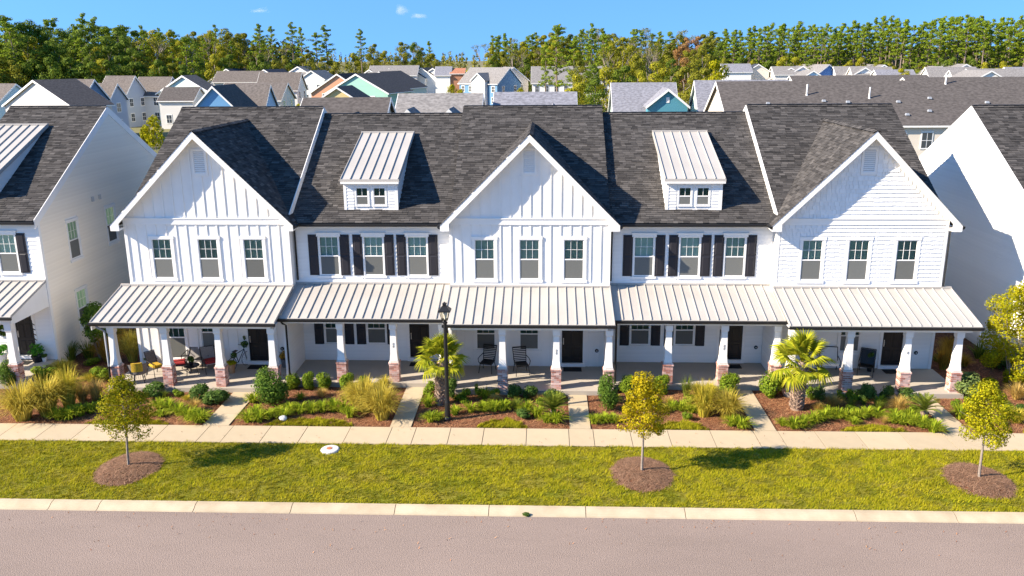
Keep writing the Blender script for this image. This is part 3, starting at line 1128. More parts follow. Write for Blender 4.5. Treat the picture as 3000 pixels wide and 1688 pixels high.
    if gable:
        porch_roof(T, xa + (-.06 if 'l' not in ends else 0), xb + (.06 if 'r' not in ends else 0), -.005, 3.88, -3.02, 3.08, ends=[v for v, k_ in ((xa + .03, 'l'), (xb - .03, 'r')) if k_ in ends])
        bx('porch_beam', xa + .22, xb - .22, -2.75, -2.45, 2.76, 2.95, 'white', T)
    else:
        porch_roof(T, .0, W, F - .005, 3.84, -2.30, 3.07)
        bx('porch_beam', .02, W - .02, -2.03, -1.73, 2.78, 2.94, 'white', T)
    for i, cx in enumerate(cols):
        column(T, L(cx), cyy, number=colnum.get(i, 0))
    if dorm:
        dormer(T, L(dorm[0]), L(dorm[1]), ye, ze)
    return T, wl

def dormer(T, xa, xb, ye, ze):
    yf = .95
    zb, ztp = 6.95, 8.36
    ym = 5.75
    zm = ze + SLOPE*(ym - ye)
    b = MB()
    hol = []
    mid = (xa + xb)/2
    for c in (-.385, .385):
        hol.append((mid + c - .26, mid + c + .26, 7.30, 8.08))
    wall_grid(b, xa, xb, zb, ztp, yf, hol)
    for x in (xa, xb):
        q = [(x, yf, zb), (x, yf, ztp), (x, ym, zm + .1), (x, ym, zm - .4)]
        if x == xa:
            q.reverse()
        b.face(*q)
    d = add('dormer', b, 'white', T)
    lap_wall(d, xa + .1, xb - .1, 7.05, 8.2, yf, [(mid - .76, mid + .76, 7.1, 8.2)], pitch=.15)
    for x in (xa - .02, xb - .10):
        bx('corner_board', x, x + .12, yf - .035, yf + .08, zb, ztp, 'white', d)
    bx('sill_board', xa, xb, yf - .03, yf, zb + .02, zb + .15, 'white', d)
    for c in (-.385, .385):
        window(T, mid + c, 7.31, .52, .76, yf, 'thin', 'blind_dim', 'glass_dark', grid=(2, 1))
    bx('mullion_board', mid - .76, mid + .76, yf - .022, yf - .004, 8.15, 8.24, 'white', d)
    # siding on the cheeks
    for x, rz in ((xa, R(-90)), (xb, R(90))):
        for k in range(9):
            z = 7.2 + k*.16
            y0 = yf + .05
            # from the roof line back to where the cheek meets roof, under the dormer roof
            yl = min(ym, ye + (z - ze)/SLOPE)
            yt = yf + max(0, (z + .16 - ztp))/max(.01, (zm - ztp))*(ym - yf)
            s, e = max(yf, yt), yl
            if e - s < .1:
                continue
            if rz > 0:
                add('siding_board', lap_mesh('lap'), parent=d, loc=(x, s, z), sc=(e - s, .018, .165), rz=rz)
            else:
                add('siding_board', lap_mesh('lap'), parent=d, loc=(x, e, z), sc=(e - s, .018, .165), rz=rz)
    # metal roof
    o = .12
    y0, z0 = yf - .18, ztp + .10
    y1, z1 = ym, zm + .16
    b = MB()
    b.prism([(xa - o, y0, z0), (xa - o, y1, z1), (xa - o, y1, z1 - .12), (xa - o, y0, z0 - .12)], (xb - xa + 2*o, 0, 0))
    mr = add('metal_roof', b, 'metal_roof', d)
    def mk():
        q = MB()
        nn = Vector((0, -(z1 - z0), y1 - y0)).normalized()*.05
        q.prism([(-.013, 0, 0), (.013, 0, 0), (.011, nn.y, nn.z), (-.011, nn.y, nn.z)], (0, y1 - y0, z1 - z0))
        return q.mesh('dormer_rib', M['seam'])
    me = cached(('drib', round(ze, 2)), mk)
    n = 6
    for i in range(n + 1):
        add('seam', me, parent=d, loc=(xa - o + .04 + (xb - xa + 2*o - .08)*i/n, y0, z0))
    bx('fascia', xa - o + .02, xb + o - .02, y0 - .02, yf, ztp - .10, z0 - .121, 'white', d)
    bx('ridge_flashing', xa - o, xb + o, ym - .1, ym + .06, zm + .13, zm + .21, 'metal_roof', d)

# ================================================================== the white row
U = [-18.35, -11.12, -4.10, 2.78, 9.85, 16.90]
T1, W1 = townhouse(U[0], U[1], 'bb', 'white board and batten townhouse with furnished porch, leftmost gable of the row',
                   (-16.78, -14.73, -12.72), ((-16.6, .45), (-15.0, .95)), (-13.3, -12.42), (-18.12, -15.87, -13.62, -11.36), ends=('l',), vent=-14.73, rakes=('r',))
T2, W2 = townhouse(U[1], U[2], 'lap', 'white dormer townhouse with dark shutters between the left and middle gables',
                   (-9.55, -7.57, -5.63), ((-9.55, 1.0), (-7.62, 1.0)), (-6.12, -5.22), (-8.65, -6.40, -4.32), dorm=(-8.82, -6.47), colnum={1: 2})
T3, W3 = townhouse(U[2], U[3], 'bb', 'white board and batten townhouse with the middle gable behind the lamp post',
                   (-2.62, -.68, 1.23), ((-2.62, .97), (-.70, .97)), (.75, 1.68), (-3.98, -1.75, .47, 2.63), vent=-.69, rakes=(), colnum={2: 2})
T4, W4 = townhouse(U[3], U[4], 'lap', 'white dormer townhouse with dark shutters between the middle and shingled gables',
                   (4.30, 6.28, 8.23), ((4.25, 1.02), (6.22, 1.02)), (7.78, 8.80), (5.16, 7.45, 9.62), dorm=(5.22, 7.60), colnum={1: 2})
T5, W5 = townhouse(U[4], U[5], 'shake', 'white townhouse clad in wall shingles, rightmost gable of the row',
                   (11.35, 13.30, 15.31), ((13.3, .97),), (14.72, 15.58), (10.05, 12.35, 14.66, 16.68), ends=('r',), vent=13.37, rakes=('l',), colnum={2: 1})
# wing walls dividing the porches
def wing(T, ux, x, y0, y1):
    b = MB()
    b.box(x - .07 - ux, x + .07 - ux, y0, y1, 0, 2.94)
    w = add('porch_wing_wall', b, 'white', T)
    for rz, xx, yy in ((R(90), x + .07 - ux, y0), (R(-90), x - .07 - ux, y1)):
        for k in range(15):
            add('siding_board', lap_mesh('lap'), parent=w, loc=(xx, yy, .22 + k*.178), sc=(y1 - y0, .016, .183), rz=rz)
    bx('end_board', x - .10 - ux, x + .10 - ux, y0 - .05, y0, .0, 2.94, 'white', w)
wing(T2, U[1], U[1] + .09, -1.72, .56)
wing(T3, U[2], U[2] + .09, -1.6, -.04)
wing(T3, U[2], U[3] - .09, -1.6, -.04)
wing(T4, U[3], U[4] - .09, -1.72, .56)
# downspouts
def ds(T, ux, pts, mat='black'):
    downspout(T, [(p[0] - ux, p[1], p[2]) for p in pts], mat)
ds(T2, U[1], [(-11.02, .18, 6.55), (-11.02, .50, 6.35), (-11.02, .52, 4.0)])
ds(T4, U[3], [(2.88, .18, 6.55), (2.88, .50, 6.35), (2.88, .52, 4.0)])
ds(T5, U[4], [(17.2, -.2, 6.55), (16.99, -.06, 6.35), (16.99, -.06, 3.95)])
ds(T2, U[1], [(-11.02, -2.30, 2.95), (-10.98, -2.26, 2.84), (-10.90, -2.06, 2.7), (-10.90, -2.06, .1), (-10.88, -2.3, .03)])
ds(T3, U[2], [(-3.98, -3.02, 2.96), (-3.98, -2.98, 2.86), (-3.98, -2.88, 2.72), (-3.98, -2.86, .1)])
ds(T4, U[3], [(2.92, -2.30, 2.95), (2.94, -2.26, 2.84), (2.96, -2.06, 2.7), (2.96, -2.06, .1), (2.96, -2.3, .03)])
ds(T1, U[0], [(-18.55, -3.02, 2.96), (-18.5, -2.98, 2.84), (-18.30, -2.86, 2.66), (-18.30, -2.86, 1.1)], 'grey_metal')
ds(T1, U[0], [(-18.30, -2.86, 1.1), (-18.30, -2.90, .06)])
# door mats
for i, (x, y, nm) in enumerate(((-12.86, -.42, 'black door mat at the door of the leftmost gable house'), (-5.67, .1, 'black door mat at the door of the left dormer unit behind the palm'),
                                (1.22, -.42, 'black door mat at the door of the middle gable house'), (8.3, .1, 'black door mat at the door of the right dormer unit'),
                                (15.15, -.42, 'black door mat at the door of the shingled house'))):
    b = MB()
    b.box(-.40, .40, -.25, .25, 0, .018)
    b.box(-.36, .36, -.21, .21, .018, .026)
    tag(add('door_mat', b, 'mat', loc=(x, y, .2)), nm, 'door mat', 'door mats of the row')

# ---- neighbour on the left: an end unit seen from its gable side
x1 = -22.21
XL = -29.2
N1 = thing('townhouse', 'white house at the left edge, its long bounce tinted gable wall facing the row', 'townhouse', (XL, 0, 0))
dz = .2
W = x1 - XL
holes = [(W - 1.95, W - 1.1, 4.44, 6.18), (W - 1.72, W - .92, .55, 2.62)]
b = MB()
wall_grid(b, 0, W, 0, 6.65 + dz, 0, holes)
zr = 6.62 + dz + SLOPE*(RIDGE_Y + .1)
sideholes = [(2.22, 3.08, 4.5, 6.28), (5.82, 6.68, 4.55, 6.33), (2.18, 3.04, 1.2, 3.0)]
# side wall in the plane x = W, facing +x
ys = sorted({0.0, 14.6} | {v for h in sideholes for v in h[:2]})
zs = sorted({0.0, 6.62 + dz} | {v for h in sideholes for v in h[2:]})
for i in range(len(ys) - 1):
    for j in range(len(zs) - 1):
        cy, cz = (ys[i] + ys[i + 1])/2, (zs[j] + zs[j + 1])/2
        if any(h[0] < cy < h[1] and h[2] < cz < h[3] for h in sideholes):
            continue
        b.face((W, ys[i], zs[j]), (W, ys[i + 1], zs[j]), (W, ys[i + 1], zs[j + 1]), (W, ys[i], zs[j + 1]))
b.face((W, 0, 6.62 + dz), (W, 14.6, 6.62 + dz), (W, RIDGE_Y, zr - .12))
nw = add('wall', b, 'white', N1)
hb = [(h[0] - .1, h[1] + .1, h[2] - .12, h[3] + .12) for h in sideholes]
lap_wall(nw, 0.0, 14.6, .1, 10.9, 0, hb, 'bounce_lap', .178, (W, 0), R(90),
         clip=lambda z: (0.12, 14.5) if z < 6.55 + dz else ((z - 6.62 - dz)/SLOPE + .02, 14.6 - (z - 6.62 - dz)/SLOPE - .02) if z < zr - .2 else None)
bx('corner_board', W - .11, W + .03, -.04, .13, .2, 6.6 + dz, 'white', nw)
for h in sideholes:
    window(N1, W, h[2] + .01, .84, 1.74, (h[0] + h[1])/2, 'side', 'curtain', 'glass', rz=R(90))
lap_wall(nw, 3, W - .02, 4.2, 6.6, 0, [(h[0] - .12, h[1] + .12, h[2] - .1, h[3] + .16) for h in holes])
lap_wall(nw, 3, W - .02, .25, 3.0, 0, [(W - 1.85, W - .8, .3, 2.8)])
window(N1, W - 1.52, 4.45, .84, 1.72, 0, 'head', 'blind')
shutter(N1, W - 1.04, 4.43, .41, 1.80, -.02)
door(N1, W - 1.72, W - .92, .57, 0)
roofn, zrn = main_roof(N1, 2, W + .02, -.25, 6.62 + dz, [('r', W + .02)])
gutter(roofn, 2, W + .02, -.245, 6.45 + dz)
bx('skirt_board', 2, W + .03, -.06, 0, 4.05, 4.2, 'white', nw)
porch_roof(N1, 2, W + .02, -.005, 4.06, -2.86, 3.24, ends=(W - .01,))
bx('porch_beam', 2, W - .05, -2.65, -2.36, 2.92, 3.10, 'white', N1)
bx('side_beam', W - .33, W - .04, -2.36, -.05, 2.92, 3.10, 'white', N1)
bx('porch_floor', 2, W, -2.75, -.01, -.1, .36, 'porch', N1)
column(N1, W - .34, -2.50)
bx('column_head', W - .49, W - .19, -2.65, -2.35, 2.76, 2.92, 'white', N1)
dormer(N1, W - 4.75, W - 2.35, -.25 - .0, 6.62 + dz - .0)
for yy in (4.72, 5.4):
    bx('side_vent', W + .02, W + .08, yy - .09, yy + .09, 6.85, 7.08, 'stone', N1)
b = MB()
# ---- neighbour on the right: its gable wall faces the row
xr = 20.75
N2 = thing('townhouse', 'white house at the right edge with a tall blank gable wall half in shade', 'townhouse', (xr, 0, 0))
zr = 6.62 + SLOPE*(RIDGE_Y + .3)
b = MB()
b.face((0, 0, 0), (0, 0, 6.7), (0, 14.6, 6.7), (0, 14.6, 0))
b.face((0, 0, 6.7), (0, RIDGE_Y, zr - .1), (0, 14.6, 6.7))
b.face((0, 0, 0), (9, 0, 0), (9, 0, 6.7), (0, 0, 6.7))
nw = add('wall', b, 'white', N2)
lap_wall(nw, -14.6, 0.0, .1, 10.9, 0, [], 'lap', .178, (0, 0), R(-90),
         clip=lambda z: (-14.5, -.12) if z < 6.6 else (-(14.6 - (z - 6.62)/SLOPE - .02), -((z - 6.62)/SLOPE + .02)) if z < zr - .2 else None)
bx('corner_board', -.03, .11, -.04, .13, .2, 6.6, 'white', nw)
main_roof(N2, -.02, 9, -.3, 6.62, [('l', -.02)])
bx('side_vent', -.08, -.02, 4.4, 4.6, 7.2, 7.42, 'stone', N2)

# ================================================================== background houses
BGH = [
('pale blue house at the far left edge with its gable facing right',-98.6,123.3,9.6,72,14.0,4.6,0.75,'pale_blue','taupe'),
('long light grey gabled house, first of the left background row',-84.7,106.4,10.6,-22,7.7,8.2,0.5,'light_grey','dark'),
('slate blue townhouse with steep side gable next to the light grey house',-81.5,119.1,10.4,78,6.5,3.4,1.0,'slate_blue','taupe'),
('small pale townhouse with low steep gable between two taller gables',-80.6,125.6,9.5,78,4.0,2.4,1.1,'mist_blue','taupe'),
('grey-blue townhouse with tall gable and arched window group',-87.0,146.6,10.5,78,6.5,3.6,1.05,'mist_blue','taupe'),
('white townhouse with balcony at the right end of the left background row',-81.3,151.9,10.15,80,7.5,3.6,1.0,'off_white','taupe'),
('white gabled house with navy roof behind the left background row',-110.3,164.5,10.6,0,7.9,6.0,0.6,'off_white','navy'),
('pale mint gabled house behind the white balcony townhouse',-76.7,147.1,10.5,-12,4.4,6.6,0.55,'pale_mint','taupe'),
('low brown roofed garage between mint house and blue house',-72.0,143.5,8.2,90,7.0,4.0,0.6,'off_white','dark'),
('sky blue house with big shadowed gable facing the street',-49.4,92.3,9.9,0,9.0,3.3,1.0,'sky_blue','dark'),
('light blue house wing with sharp gable pointing right',-45.7,107.0,9.6,90,5.6,3.4,1.0,'light_blue','taupe'),
('pale grey gabled house in the second background row',-103.4,245.7,10.84,-12,19.7,7.5,0.55,'light_grey','navy'),
('taupe roofed house beside the pale grey gabled house',-86.5,230.8,10.3,90,14.0,5.0,0.6,'off_white','taupe'),
('white gabled house with navy roof patch left of the white chapel like house',-89.5,240.8,10.6,-12,12.0,7.0,0.55,'light_blue','navy'),
('white two storey house with sharp gable and side porch',-61.3,181.9,10.5,90,10.0,4.4,0.9,'white','taupe'),
('white gabled house with very long grey roof below the lone pines',-82.0,252.6,11.39,-10,24.0,8.5,0.55,'white','grey'),
('brown roofed house in front of the white gabled houses',-51.2,135.4,9.2,90,12.0,5,0.6,'off_white','taupe'),
('salmon orange gabled house with black roof',-47.7,163.5,10.4,-8,12.0,6.6,0.62,'salmon','black'),
('small yellow gabled house in front of the salmon house',-37.6,120.6,8.8,-4,9.0,3.5,0.62,'yellow','dark'),
('mint green gabled house right of the salmon house',-40.2,149.1,10.6,-12,14.0,7.0,0.55,'mint','dark'),
('pale mint gabled house with blue end bay',-40.7,177.9,10.6,-12,14.0,7.0,0.55,'pale_mint','dark'),
('small white gabled cottage in the middle of the far row',-49.5,259.9,10.01,-15,10.0,5,0.6,'white','dark'),
('white cottage with navy roof side in the far row',-45.7,260.5,10.31,-15,10.0,5,0.6,'white','navy'),
('white cottage with rounded dormer near the far row end',-42.1,261.1,10.62,-15,10.0,5,0.6,'white','dark'),
('grey roofed long house behind the far cottages',-43.2,260.9,11.41,90,16.0,5.0,0.6,'light_grey','grey'),
('narrow white two storey house with four arched windows',-32.1,262.3,10.99,90,5.0,4.5,0.6,'white','blue_grey'),
('far terracotta brick house beside the meadow',-27.5,262.8,10.4,90,4.4,4.6,0.35,'brick','terracotta'),
('white house with bright blue gable end facing right',-10.5,215.5,11.0,55,14.0,5.6,0.75,'steel_blue','grey'),
('white gable wing on the left of the blue ended house',-22.4,242.2,10.8,0,9.0,4.0,0.8,'white','grey'),
('cream gabled house behind the blue ended house',-9.5,224.4,11.0,20,10.0,4.5,0.8,'cream','grey'),
('white two storey house partly hidden by tall pines',-3.9,220.0,11.2,-90,22.0,5.8,0.75,'white','grey'),
('dark roofed townhouse with two gable dormers behind the left dormer unit',-14.0,40.6,10.3,90,7.1,5.6,0.62,'off_white','dark'),
('grey roofed townhouse with two gable dormers behind the middle gable unit',-6.4,48.8,10.3,90,7.6,5.6,0.62,'off_white','grey'),
('light grey roofed townhouse with three gable dormers behind the middle gable unit',2.7,51.1,10.3,90,7.5,5.6,0.62,'white','blue_grey'),
('mint house with grey roof and teal street gable',9.3,85.4,10.2,-90,8.2,4.6,0.9,'pale_mint','blue_grey'),
('pale mint house with teal lower gable next to the long dark roof',20.4,83.7,10.5,-90,12.0,4.2,1.0,'pale_mint','blue_grey'),
('long row house with huge dark shingle roof behind the right houses',19.3,62.7,10.9,-90,62.0,7.5,0.55,'cream','dark'),
('far grey house with small white end gable at the wood edge',66.7,256.5,11.3,90,9.0,4,0.6,'white','blue_grey'),
('far house with broad pale roof and blue rake board',66.8,256.5,9.99,0,16.0,7,0.55,'cream','grey'),
('far cream gabled house with dark roof beside the pale roofs',69.6,255.9,11.17,0,7.4,3.6,0.6,'cream','navy'),
('far house with wide tan roof and pale blue rake board',79.5,253.3,9.95,0,16.0,8,0.5,'cream','grey'),
('far house with royal blue gable',90.5,250.1,10.97,25,14.0,5,0.65,'royal_blue','grey'),
('far light blue gabled house low behind the dark roof',76.0,217.4,9.6,0,10.0,5,0.6,'light_blue','grey'),
('far white gabled cottage right of the royal blue gable',92.1,249.6,10.33,-90,14.0,3.6,0.8,'white','grey'),
('far cream gabled cottage left of the light blue gable',94.2,240.4,10.2,-90,12.0,3.6,0.8,'cream','grey'),
('far wide light blue gabled house at the wood edge',105.9,244.7,10.81,0,14.0,7.5,0.55,'light_blue','grey'),
('far white gabled house near the wood edge on the right',112.3,229.0,10.2,-90,14.0,4.0,0.8,'white','grey'),
('far white gabled house with blue rake behind its white neighbours',127.0,235.8,10.94,0,14.0,5,0.5,'white','grey'),
('far low white gabled cottage in front of its white neighbours',110.3,208.8,9.6,-90,14.0,3.6,0.7,'white','grey'),
('far wide white gabled house at the right',110.6,187.2,9.8,0,14.0,6,0.55,'white','grey'),
('far grey roofed house at the right edge',126.7,204.4,10.0,90,14.0,5,0.5,'white','grey'),
('low roofed house with skylight behind the long dark roof',55.5,165.7,9.3,-90,30.0,5,0.4,'white','dark'),
('low grey roofed house behind the long dark roof at the right',73.7,147.7,9.2,-90,40.0,5,0.4,'white','dark'),
('taupe roofed cottage right of the pale grey gabled house',-90.9,232.2,9.9,90,8.0,4,0.6,'white','taupe'),
('white gabled cottage right of the white porch house',-74.2,240.2,10.2,-10,10.0,4.2,0.6,'white','grey'),
('low grey roofed cottage left of the salmon house',-72.3,252.7,9.8,90,9.0,4,0.6,'off_white','grey'),
('small pale grey cottage behind the mint green house',-59.3,258.1,10.2,-14,9.0,4.2,0.6,'light_grey','dark'),
('small white cottage behind the pale mint house',-52.8,259.4,10.48,-14,9.0,4.2,0.6,'white','navy'),
('white cottage with dark roof left of the arched window house',-38.3,261.6,10.48,-12,9.0,4.2,0.6,'white','dark'),
('far grey cottage between the pale roofs',73.8,254.8,10.4,-90,9.0,4,0.6,'off_white','grey'),
('far white cottage left of the royal blue gable',83.0,252.4,10.47,0,9.0,4.4,0.6,'white','blue_grey'),
('far white cottage right of the cream gabled cottage',97.8,238.0,10.1,0,9.0,4.4,0.6,'white','grey'),
('far grey roofed cottage right of the wide light blue gable',101.1,211.6,9.8,90,10.0,4.2,0.6,'white','blue_grey'),
('far pale cottage between the far white gables',119.3,234.6,10.3,0,9.0,4.6,0.6,'off_white','grey'),
('far blue grey roofed cottage near the right edge',129.6,218.1,10.2,-90,9.0,4.4,0.6,'white','blue_grey'),
]
CROSS = {  # label start -> list of (t along ridge, half width, ridge z, wall, protrusion)
    'dark roofed townhouse with two': [(5.6, 1.5, 9.35, 'light_blue', .1), (2.2, 1.7, 9.2, 'light_blue', .1)],
    'grey roofed townhouse with two': [(6.2, 1.5, 9.15, 'slate_blue', .1), (2.4, 1.4, 9.15, 'mist_blue', .1)],
    'light grey roofed townhouse with': [(6.3, 1.2, 9.1, 'light_blue', .1), (4.8, 1.2, 9.1, 'light_blue', .1), (2.0, 1.5, 9.3, 'white', .1)],
    'mint house with grey roof': [(6.7, 2.6, 9.6, 'teal', 1.6)],
    'white house with bright blue': [(6.0, 2.4, 9.6, 'white', 1.2)],
    'slate blue townhouse': [(3.0, 1.6, 9.4, 'slate_blue', .6)],
}
def bg_window(parent, me_f, me_p, loc, rz):
    f = add('window', me_f, parent=parent, loc=loc, rz=rz)
    add('pane', me_p, parent=f)
def fm():
    b = MB()
    b.box(-.62, .62, -.06, 0, -.1, 1.75)
    return b.mesh('far_window_frame', M['white'])
def pm():
    b = MB()
    b.box(-.5, -.04, -.075, -.061, .05, .78)
    b.box(.04, .5, -.075, -.061, .05, .78)
    b.box(-.5, -.04, -.075, -.061, .85, 1.6)
    b.box(.04, .5, -.075, -.061, .85, 1.6)
    return b.mesh('far_window_pane', M['far_window'])
FWF, FWP = fm(), pm()
def bg_house(lab, x, y, zr, fa, L, hw, sl, wc, rc):
    T = thing('house', lab, 'house', (x, y, -.15), R(fa), 'houses of the neighbourhood behind the row')
    ze = zr - hw*sl
    if lab.startswith('long row house'):
        L = 62
    b = MB()
    b.box(-hw, hw, 0, L, 0, ze)
    b.prism([(-hw, 0, ze), (hw, 0, ze), (0, 0, zr - .05)], (0, L, 0))
    add('wall', b, 'w_' + wc, T)
    o, t = .35, .18
    b = MB()
    for s in (-1, 1):
        pts = [(s*(hw + o), -o, ze - o*sl + .1), (0, -o, zr + .1), (0, -o, zr + .1 - t), (s*(hw + o), -o, ze - o*sl + .1 - t)]
        if s > 0:
            pts.reverse()
        b.prism(pts, (0, L + 2*o, 0))
    rf = add('roof', b, 'r_' + rc, T)
    for yy in (-o - .04, L + o):
        for s in (-1, 1):
            b = MB()
            pts = [(s*(hw + o), yy, ze - o*sl + .08), (0, yy, zr + .08), (0, yy, zr - .26), (s*(hw + o), yy, ze - o*sl - .22)]
            b.prism(pts, (0, .05, 0))
            add('rake_board', b, 'white', rf)
    for s in (-1, 1):
        b = MB()
        xx = s*(hw + o)
        b.box(min(xx, xx + s*.05), max(xx, xx + s*.05), -o, L + o, ze - o*sl - .12, ze - o*sl + .06)
        add('eave_board', b, 'white', rf)
    near = math.hypot(x, y + 36) < 300
    if near:
        # windows on the gable end and on the side that faces the street
        for wx in ((-hw*.5, hw*.5) if hw > 3 else (0,)):
            for wz in (1.2, 4.3):
                if wz + 1.8 < ze + .2:
                    bg_window(T, FWF, FWP, (wx, 0, wz), 0)
        s = -1 if fa > 45 else 1
        if abs(fa) > 45:
            n = max(1, int(L/2.6))
            for i in range(n):
                for wz in (1.2, 4.3):
                    if wz + 1.8 < ze:
                        bg_window(T, FWF, FWP, (s*hw, L*(i + .5)/n, wz), R(90)*s)
    for key, cr in CROSS.items():
        if lab.startswith(key):
            s = -1 if fa > 45 else 1
            for (t0, cw, cz, cwall, prot) in cr:
                csl = 1.0 if cw < 2 else .8
                xe = s*(hw + prot)
                cze = cz - cw*csl
                b = MB()
                b.prism([(xe, t0 - cw, cze), (xe, t0 + cw, cze), (xe, t0, cz)], (-s*(hw + prot), 0, 0))
                if prot > .5:
                    b.box(min(xe, s*hw*.9), max(xe, s*hw*.9), t0 - cw, t0 + cw, 0, cze)
                add('gable_wall', b, 'w_' + cwall, T)
                b = MB()
                for q in (-1, 1):
                    pts = [(xe + s*.3, t0 + q*(cw + .3), cze - .3*csl + .08), (xe + s*.3, t0, cz + .08), (xe + s*.3, t0, cz - .08), (xe + s*.3, t0 + q*(cw + .3), cze - .3*csl - .08)]
                    b.prism(pts, (-s*(hw + prot), 0, 0))
                g = add('gable_roof', b, 'r_' + rc, T)
                for q in (-1, 1):
                    b = MB()
                    pts = [(xe + s*.31, t0 + q*(cw + .3), cze - .3*csl + .07), (xe + s*.31, t0, cz + .07), (xe + s*.31, t0, cz - .25), (xe + s*.31, t0 + q*(cw + .3), cze - .3*csl - .24)]
                    b.prism(pts, (s*.05, 0, 0))
                    add('rake_board', b, 'white', g)
                b = MB()
                if s < 0:
                    b.box(xe - .05, xe - .005, t0 - .2, t0 + .2, cz - 1.35, cz - .75)
                else:
                    b.box(xe + .005, xe + .05, t0 - .2, t0 + .2, cz - 1.75, cz - 1.05)
                add('gable_window', b, 'white', T)
    if lab.startswith('long row house'):
        for yy, xx in ((9.0, 2.6), (15.5, 3.2), (24.5, .7), (34.0, 1.3), (46, 2.0)):
            zz = zr - sl*xx
            b = MB()
            b.lathe([(.22, -.15), (.12, .1), (.09, .15), (.085, 1.25)], 10)
            add('vent_pipe', b, 'white', T, loc=(xx, yy, zz))
        for yy, xx in ((4.5, 4.2), (10.5, 3.8), (13.0, 4.0), (18.3, 4.0), (21.8, 3.4), (21, 5.6), (27.5, 4.2), (18.5, 6.2)):
            b = MB()
            b.frustum(0, 0, 0, .22, .4, .28)
            add('roof_vent', b, 'grey_metal', T, loc=(xx, yy, zr - sl*xx + .1))
        for i in range(12):
            for wz in (1.2, 4.3):
                pass
    return T
for r in BGH:
    bg_house(*r)

# bare yard with a plank fence in the gap between the rear townhouses
b = MB()
b.face((-15.6, 193, -.14), (-8.2, 193, -.14), (-9.6, 262, -.14), (-22, 262, -.14))
M['yard'] = pmat('bare_yard', (.36, .215, .105), (.28, .20, .07), .12, rough=.95)
tag(add('yard', b, 'yard'), kind='structure')
T = thing('wooden_fence', 'tan plank fence at the end of the bare yard in the background', 'fence', (-21, 190, -.15))
b = MB()
b.box(0, .28, -.03, .03, 0, 1.9)
pk_ = b.mesh('fence_plank', M['wood'])
for i in range(36):
    add('plank', pk_, parent=T, loc=(i*.3, 0, 0))
b = MB()
b.box(0, 10.8, .03, .08, .4, .5)
b.box(0, 10.8, .03, .08, 1.4, 1.5)
add('rail', b, 'wood', T)

# ================================================================== woods
def leaf_quads(b, c, rad, n, size, rnd, up_bias=.3, jitter=.75):
    cx, cy, cz = c
    rx, ry, rz = rad
    for i in range(n):
        u, t = rnd.uniform(-1, 1), rnd.uniform(0, 6.2832)
        s = math.sqrt(1 - u*u)
        d = Vector((s*math.cos(t), s*math.sin(t), u))
        f = rnd.uniform(.55, 1.0)**.6*rnd.uniform(.85, 1.12)
        p = Vector((cx + d.x*rx*f, cy + d.y*ry*f, cz + d.z*rz*f))
        nrm = (d + Vector((rnd.uniform(-1, 1), rnd.uniform(-1, 1), rnd.uniform(-1, 1) + up_bias))*.7*jitter).normalized()
        a = nrm.cross(Vector((rnd.uniform(-1, 1), rnd.uniform(-1, 1), rnd.uniform(-1, 1)))).normalized()
        c2 = nrm.cross(a)
        w = size*rnd.uniform(.6, 1.3)
        h = w*rnd.uniform(.5, .9)
        i0 = len(b.v)
        b.v += [tuple(p - a*w), tuple(p - c2*h), tuple(p + a*w), tuple(p + c2*h)]
        b.f.append((i0, i0 + 1, i0 + 2, i0 + 3))

